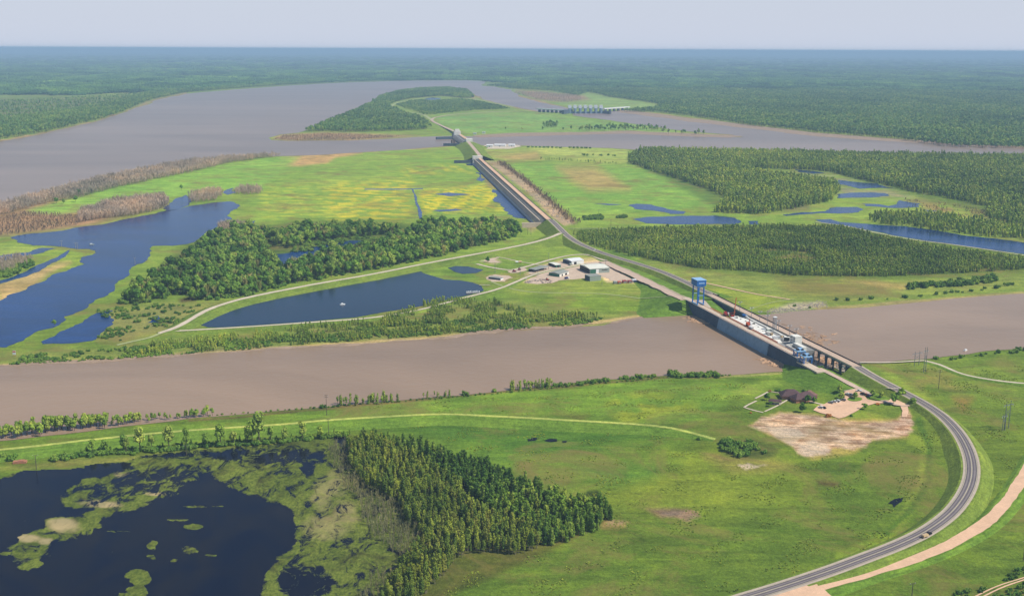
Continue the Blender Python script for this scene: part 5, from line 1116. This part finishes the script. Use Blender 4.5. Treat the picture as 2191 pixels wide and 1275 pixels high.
# 4 north bank strip
stuff('bank_thicket','willow thicket on the far canal bank below the reservoir','thicket','plant',scatter([(230,760),(330,737),(450,726),(560,713),(690,697),(800,690),(900,655),(940,642),(1060,647),(1100,662),(1130,672),(1240,674),(1300,681),(1250,690),(1150,698),(1000,710),(900,719),(800,728),(700,734),(560,744),(420,754),(300,760)],2.8,11,45,-.02),.3,.85)
stuff('bank_weeds','low bushes on the far canal bank','bushes','bush',scatter([(-50,770),(240,748),(420,735),(800,700),(900,690),(1300,682),(1250,694),(1000,712),(600,742),(240,770),(-50,785)],3.6,12,50,-.1),.3,.85)
stuff('bank_weeds','scrub between the wide lake and the lower pond','bushes','bush',scatter([(200,665),(300,655),(460,650),(420,680),(360,700),(240,735),(200,730),(250,690)],6,13,60,0),.4,1.0)
# 5 broadleaf wood on the left
gA=[(250,648),(300,652),(340,642),(380,632),(420,640),(500,640),(560,626),(612,612),(615,585),(600,575),(570,552),(566,535),(568,500),(520,492),(480,503),(442,524),(412,547),(368,572),(322,600),(284,622)]
gB=[(612,612),(650,604),(700,596),(800,579),(900,559),(1000,534),(1060,519),(1115,503),(1112,492),(1060,480),(900,487),(890,503),(850,514),(800,537),(720,547),(660,558),(620,575)]
gC=[(568,520),(600,505),(640,494),(700,492),(780,490),(850,492),(846,502),(780,506),(700,517),(640,530),(600,534)]
P=np.concatenate([scatter(gA,8.4,21,60,-.28),scatter(gB,8.2,22,70,-.55),scatter(gC,8.6,23,70,-.4)]); pale=rng.random(len(P))<.13; stuff('pale_trees','greyish half leafless trees mixed through the dense leafy wood','trees','bare_big',P[pale],.9,1.3,1.5); P=P[~pale]; n1,rest=split(P,300)
for i,p in enumerate(n1): tree('broad',i,tuple(p),rt.uniform(.5,1.2),'round leafy tree in the dense wood between the wide lake and the levee road','tree','round leafy trees of the wood beside the reservoir','broadleaf_tree')
stuff('broadleaf_wood','farther part of the dense leafy wood behind the reservoir levee','wood','broad',rest,.55,1.2)
stuff('wood_understory','bushes under and around the leafy wood','bushes','bush',np.concatenate([scatter(gA,9,25),scatter(gB,9,26),scatter([(540,490),(860,485),(840,520),(600,545)],9,27,60,0)]),.8,1.6)
# 6 plantation right of the highway
stuff('sapling_plantation','broad plantation of slender saplings right of the highway bend','plantation','plant',scatter([(1230,502),(1330,497),(1430,492),(1500,490),(1600,489),(1700,488),(1800,490),(1850,503),(1950,524),(2050,540),(2191,560),(2500,605),(2500,610),(2191,577),(2050,585),(1900,592),(1800,592),(1700,590),(1600,580),(1500,575),(1430,563),(1350,548),(1290,532),(1240,516)],3.5,31,55,-.3,[[(1620,530),(1730,540),(1760,565),(1650,560)]]),0.5,1.2)
stuff('sapling_plantation','sparse low saplings in the brown gap of the plantation','plantation','plant',scatter([(1620,530),(1730,540),(1760,565),(1650,560)],8,32),.4,.8)
for i,(x,y,s,lab) in enumerate([(1428,492,.9,'tall round tree on the upper plantation edge, left of two'),(1492,492,1.0,'tall round tree on the upper plantation edge, right of two')]): tree('broad',i,G3(x,y),s*.7,lab,'tree',None,'round_tree')
stuff('meadow_bushes','row of bushes on the meadow above the right canal bank','bushes','bush',scatter([(1930,612),(1990,608),(2060,602),(2125,592),(2130,605),(2050,612),(1940,620)],6,33),.8,1.8)
stuff('bank_bushes','bushes along the right canal bank','bushes','bush',band([(1700,655),(1800,645),(1900,640),(2000,632),(2100,620),(2191,608)],10,9,34,.3),.5,1.3)
stuff('bank_bushes','bushes on the near canal bank right of the bridge','bushes','bush',band([(1985,768),(2020,770),(2060,765),(2130,757),(2191,750)],4,7,35,.4),.5,1.1)
# 7 woods right
band_top=[(1345,350),(1412,372),(1494,398),(1560,424),(1528,455),(1625,459),(1690,449),(1780,430),(1797,407),(1785,392),(1700,382),(1640,372),(1590,362),(1700,362),(1770,367),(1830,382),(1900,397),(1960,412),(2040,427),(2110,442),(2110,467),(2191,492),(2500,530),(2500,360),(2191,338),(1900,334),(1700,328),(1500,325),(1372,323),(1345,338)]
stuff('willow_wood','large wood of upright trees around the swamp at right','wood','wood',scatter(band_top,6.6,41,90,-.5),.55,1.15,1.0)
stuff('willow_wood','narrow belt of trees along the bayou at right','wood','wood',scatter([(1855,470),(1870,460),(1980,460),(2060,472),(2110,478),(2191,492),(2500,535),(2500,560),(2191,514),(2080,504),(1950,486),(1870,476)],7,42),.5,.95,1.0)
stuff('bare_brush','dark leafless brush beside the swamp','brush','brush',scatter([(1920,425),(2110,448),(2110,470),(2000,460)],9,43,60,0),.8,1.4)
# hedge and field trees
stuff('field_hedge','dark hedge across the green fields beyond the long dam','hedge','green',band([(1155,341),(1200,343),(1260,347),(1318,351)],10,7,44),.35,.6)
stuff('field_hedge','second thin hedge beside the far channel bank','hedge','bush',band([(1240,333),(1300,333),(1350,335)],14,10,45,.3),.8,1.5)
stuff('field_bushes','left bush clump in the green field right of the long dam','bushes','bush',scatter([(1250,466),(1290,462),(1292,470),(1255,471)],5,46),1,1.6)
stuff('field_bushes','right bush clump in the green field right of the long dam','bushes','bush',scatter([(1320,463),(1340,462),(1340,467),(1320,467)],5,47),.8,1.2)
stuff('field_bushes','dark shrub patch in the lawn beside the sand flat','bushes','bush',scatter([(1535,950),(1560,940),(1600,945),(1655,960),(1640,972),(1590,975),(1545,962)],3.6,48,25,-.2),.5,1.1)
stuff('corner_scrub','scrub beside the farm track in the bottom right corner','scrub','bush',scatter([(2010,1290),(2060,1262),(2120,1245),(2191,1215),(2300,1180),(2300,1330),(2100,1330)],3.4,49,30,-.02,[[(2040,1300),(2120,1258),(2200,1228),(2320,1190),(2320,1210),(2200,1248),(2130,1272),(2080,1305)]]),.3,.75)
stuff('brush_line','brown brush line along the rock slope beside the long dam','brush','brush',band([(1070,348),(1110,377),(1160,417),(1230,478)],14,4.5,50),.9,1.7)
for i in range(15):
    x=1130+i*8.6+(12 if i>8 else 0); tree('bush',i,G3(x,316+i*.15),1.5,'small dark tree in the straight row at the far channel bank','tree','straight row of small trees at the far channel bank','row_tree')
for i,(x,y,s,lab) in enumerate([(1082,279,.8,'lone dark tree on the island meadow, leftmost'),(1117,280,.8,'lone dark tree on the island meadow, second from left'),(1161,279,.9,'lone tree on the island meadow below the round clump'),(1205,280,.8,'lone tree on the island meadow, fourth from left'),(1222,279,1.0,'paired tree on the island meadow, right of the lone ones'),(388,408,.7,'small tree alone in the green field beyond the backwater'),(168,421,.9,'dark tree beside the leafless belt, highest of the group'),(162,432,.8,'dark tree below the highest one of the group'),(121,436,.8,'dark bushy tree at the left of the green clearing'),(136,436,.6,'small bushy tree at the left of the green clearing'),(117,700,.5,'pale round tree on the shore of the wide lake')]): tree('far' if y<300 else 'broad',i,G3(x,y),s,lab,'tree',None,'field_tree')
stuff('meadow_clump','round clump of trees on the island meadow','grove','far',scatter([(1162,270),(1180,266),(1195,270),(1192,274),(1168,274)],16,51),.8,1.2)
stuff('meadow_clump','row of trees on the island meadow','grove','far',np.concatenate([scatter([(1240,278),(1300,274),(1305,280),(1245,282)],22,52),scatter([(1300,272),(1420,276),(1425,281),(1310,279)],24,53),scatter([(1405,284),(1470,284),(1530,289),(1470,291)],36,54)]),.7,1.2)
# 8 far forests
far_r=[(1330,240),(1408,241),(1450,246),(1500,252),(1591,268),(1756,285),(1920,299),(2030,315),(2191,319),(2500,345),(2600,300),(2600,205),(1900,195),(1500,192),(1300,192),(1262,198),(1302,208),(1384,220),(1415,225),(1400,234)]
stuff('far_forest','broad green forest beyond the outflow channel at right','forest','far',scatter(far_r,15,61),.8,1.15,1.15)
stuff('far_forest','forest on the point where the channels meet','forest','far',scatter([(1040,184),(1060,186),(1095,191),(1180,196),(1235,206),(1265,197),(1300,190),(1100,180)],18,62),.7,1.0)
stuff('far_bare_brush','pinkish leafless brush on the far sand point','brush','bare',scatter([(1102,198),(1110,204),(1150,214),(1210,222),(1250,214),(1235,206),(1150,198)],17,63),.8,1.2)
isl=[(655,282),(700,264),(752,243),(790,226),(812,210),(850,198),(900,192),(960,190),(1000,196),(1016,210),(990,211),(950,206),(880,211),(842,220),(830,230),(860,243),(900,256),(920,268),(915,277),(860,281),(750,283)]
stuff('island_forest','dark forest on the left half of the river island','forest','far',scatter(isl,12,64),.8,1.2)
stuff('island_forest','lower forest ringed by the island track','forest','far',scatter([(848,226),(882,217),(905,216),(930,217),(950,215),(989,214),(1030,219),(1092,234),(1017,237),(962,243),(915,247),(879,236)],14,65),.45,.7,1.3)
stuff('spit_brush','low pinkish brush on the island spit','brush','brush',scatter([(585,299),(610,291),(700,287),(860,293),(750,301),(620,302)],9,66),1,1.8)
left_f=[(-500,350),(0,301),(100,283),(200,260),(270,238),(330,213),(400,199),(480,192),(600,183),(700,177),(700,170),(500,176),(330,196),(230,225),(100,245),(0,258),(-500,300)]
stuff('far_forest','forest belt along the far left river shore','forest','far',scatter(left_f,15,67),.8,1.2)
stuff('far_bare_forest','greyish leafless wood behind the left shore forest','forest','bare',scatter([(-500,300),(0,256),(100,243),(230,223),(330,200),(250,205),(100,215),(-500,235)],34,68,300,.1),.9,1.3)
stuff('far_forest','patchy green wood behind the left shore forest','forest','far',scatter([(-500,300),(0,256),(100,243),(230,223),(330,200),(250,205),(100,215),(-500,235)],26,69,260,-.1),.6,1.0)
# canopy patches for the forest that runs to the horizon
def patch(seed,size=130,n=70):
    r=random.Random(seed); mb=MB()
    for i in range(n):
        R=r.uniform(6,10); core(mb,r,(r.uniform(-.5,.5)*size,r.uniform(-.5,.5)*size,r.uniform(8,16)),(R,R,R*.9),1)
    return mb.mesh('canopy_patch',M['l_horizon'])
src_collection('patch',[patch(300+i) for i in range(5)])
def far_scatter(poly,d0,d1,seed,thr):
    r=np.random.default_rng(seed); out=[]
    d=d0
    while d<d1:
        sp=105*max(1,d/9000)**1.0; xs=np.arange(-d*.62,d*.62,sp); out.append(np.stack([xs+r.uniform(-.4,.4,xs.size)*sp,np.full(xs.size,d)+r.uniform(-.4,.4,xs.size)*sp],-1)); d+=sp*max(1,d/9000)
    P=np.concatenate(out); x,y=PX(P[:,0],P[:,1]); m=inpoly(x,y,poly)&(nz(P[:,0],P[:,1],1500,seed)>thr)
    P=P[m]; z=hillz(P[:,0],P[:,1]); return np.stack([P[:,0],P[:,1],z-2],-1)
horizon=[(-400,110),(2600,110),(2600,205),(1900,195),(1500,192),(1300,190),(1100,180),(1050,175),(1000,171),(770,174),(600,181),(400,195),(250,200),(100,207),(-400,212)]
P=far_scatter(horizon,7000,40000,5,-.42)
stuff('horizon_forest','unbroken blue green forest stretching from the river bend to the horizon','forest','patch',P,.8,1.3)
# 9 leafless belts at left
stuff('leafless_belt','pinkish leafless trees along the wide river bank at left','trees','bare',scatter([(-200,500),(0,446),(100,416),(200,389),(300,368),(400,350),(480,342),(560,336),(600,335),(500,348),(420,367),(340,384),(250,403),(170,424),(100,436),(40,452),(-200,520)],5.5,71),.9,1.4,1.3)
stuff('leafless_belt','pinkish leafless trees between the backwater and the green clearing','trees','bare',scatter([(165,478),(210,470),(290,462),(345,450),(360,440),(352,426),(300,428),(230,440),(170,462)],4.5,72),1.0,1.5,1.2)
stuff('leafless_belt','leafless trees around the head of the backwater','trees','bare',scatter([(405,432),(412,416),(450,410),(470,412),(478,418),(460,430),(415,435)],5,73),.8,1.2,1.2)
stuff('leafless_belt','small leafless clump at the right end of the backwater','trees','bare',scatter([(500,412),(520,404),(560,406),(556,416),(525,418),(505,416)],5,74),.8,1.2,1.2)
stuff('leafless_belt','rounded leafless thicket at the top of the leafy wood','trees','bare',scatter([(462,494),(480,486),(510,484),(535,488),(530,500),(480,502)],4.5,75),.9,1.3,1.2)
stuff('leafless_belt','leafless brown thicket at the left edge beyond the inlet','trees','bare',scatter([(-80,600),(0,588),(40,575),(60,560),(80,556),(40,552),(0,566),(-80,590)],5,76),.6,1.0,1.2)
stuff('brown_brush','reddish brown brush flats at the upper left of the blue lake','brush','brush',scatter([(-250,500),(0,462),(60,455),(160,462),(230,462),(160,482),(80,496),(0,505),(-250,545)],6.5,77),.8,1.6)
stuff('inlet_bushes','green bushes beside the leafless thicket at the left edge','bushes','bush',scatter([(40,572),(60,556),(78,560),(60,576),(0,600),(-60,612),(-60,600)],7,78),.8,1.6)
# 10 lawn trees near the house and parking lot
for i,(x,y,s,k_,lab) in enumerate([(1796,840,1.0,'lawn','round dark tree on the lawn above the parked cars'),(1800,853,.95,'lawn','tree at the left edge of the parking lot, below the dark round one'),(1829,853,.95,'lawn','tree on the round lawn island in the parking lot'),(1868,848,.95,'lawn','left tree of the pair between lot and service road'),(1886,852,.85,'lawn','right tree of the pair between lot and service road'),(1912,865,1.3,'lawn','largest lawn tree, beside the drive junction'),(1930,851,1.3,'lawn','dark round tree between service road and highway'),(1954,866,1.0,'lawn','round tree at the highway corner of the drive'),(1850,876,.9,'lawn','pale green tree on the lower edge of the lot'),(1877,866,.6,'rust','small reddish tree on the lower lawn'),(1770,892,.9,'rust','rust coloured tree at the sand edge of the lot'),(1822,891,.5,'bush','low dark bush at the sand corner of the lot'),(1716,882,1.2,'lawn','broad light green tree on the lawn below the house'),(1728,862,1.1,'lawn','dark tree against the front of the brick house'),(1744,852,1.0,'rust','reddish tree at the right end of the brick house'),(1741,862,.9,'lawn','green tree at the right corner of the brick house'),(1684,850,.8,'bush','bush at the left corner of the brick house'),(1693,841,.7,'bush','bush behind the left wing of the brick house'),(1720,838,.7,'bush','bush behind the brick house, right'),(1640,856,.9,'lawn','yellow green tree beside the picnic pavilion'),(1648,869,.7,'lawn','small tree below the picnic pavilion'),(1662,837,.8,'bush','green shrub at the back garden path'),(1648,838,.6,'rust','reddish shrub at the back garden path'),(1607,884,.35,'rust','tiny dark shrub outside the lower path corner'),(1044,562,1.2,'lawn','tree alone on the bare patch left of the yard'),(1756,792,1.1,'bush','round shrub at the near foot of the dam'),(1768,795,.6,'bush','small shrub at the start of the service road')]):
    z=10 if x in(1756,1768) else 0
    tree(k_,i,GD(x,y),s,lab,'tree' if k_=='lawn' else 'shrub',None,'lawn_tree' if k_=='lawn' else 'shrub')
# ---------------------------------------------------------------- air, light, camera
hz=MB().box((0,36000,149.5),(110000,78000,303)).build('haze',None); tag(hz,'pale blue air between here and the horizon','haze',None,'stuff')
m=bpy.data.materials.new('air'); m.use_nodes=True; nt=m.node_tree; nt.nodes.clear(); o=nt.nodes.new('ShaderNodeOutputMaterial'); v=nt.nodes.new('ShaderNodeVolumePrincipled'); v.inputs['Color'].default_value=(.54,.78,1,1); v.inputs['Density'].default_value=6.8e-5; v.inputs['Anisotropy'].default_value=0.0
nt.links.new(v.outputs[0],o.inputs['Volume']); hz.data.materials.append(m)
sc=bpy.context.scene
w=bpy.data.worlds.new('World'); sc.world=w; w.use_nodes=True; nt=w.node_tree; bg=nt.nodes['Background']; sk=nt.nodes.new('ShaderNodeTexSky'); sk.sky_type='NISHITA'; sk.sun_disc=False
EL=math.radians(50); AZ=math.radians(107)   # azimuth clockwise from +Y: the sun stands to the right, slightly behind
sk.sun_elevation=EL; sk.sun_rotation=AZ; sk.altitude=50; sk.air_density=1.0; sk.dust_density=.25; sk.ozone_density=2.5
tc=nt.nodes.new('ShaderNodeTexCoord'); sx=nt.nodes.new('ShaderNodeSeparateXYZ'); nt.links.new(tc.outputs['Generated'],sx.inputs[0])
hzf=ramp(nt,sx.outputs[2],[(0.0,gray(1)),(.05,gray(.9)),(.17,gray(0))])
nt.links.new(mixc(nt,sk.outputs[0],(6.0,6.5,7.7),hzf),bg.inputs[0]); bg.inputs[1].default_value=.1
sd=bpy.data.lights.new('sun','SUN'); sd.energy=4.6; sd.angle=math.radians(.5); sd.color=(1,.95,.86); so=bpy.data.objects.new('sun',sd); C.objects.link(so)
dv=Vector((math.sin(AZ)*math.cos(EL),math.cos(AZ)*math.cos(EL),math.sin(EL))); so.rotation_euler=(-dv).to_track_quat('-Z','Y').to_euler(); so.location=(0,0,500)
cam=bpy.data.cameras.new('camera'); cam.sensor_width=36; cam.lens=36*F/2191; cam.clip_start=1; cam.clip_end=900000; cob=bpy.data.objects.new('camera',cam); C.objects.link(cob)
R3=Matrix(((RT[0],UP[0],-D[0]),(RT[1],UP[1],-D[1]),(RT[2],UP[2],-D[2]))); cob.matrix_world=Matrix.Translation((0,0,H))@R3.to_4x4(); sc.camera=cob
sc.view_settings.view_transform='Standard'; sc.view_settings.look='None'; sc.view_settings.exposure=0; sc.view_settings.gamma=1
sc.cycles.volume_bounces=0; sc.cycles.max_bounces=6; sc.cycles.diffuse_bounces=2; sc.cycles.glossy_bounces=2; sc.cycles.transparent_max_bounces=8
print('objects',len(bpy.data.objects))
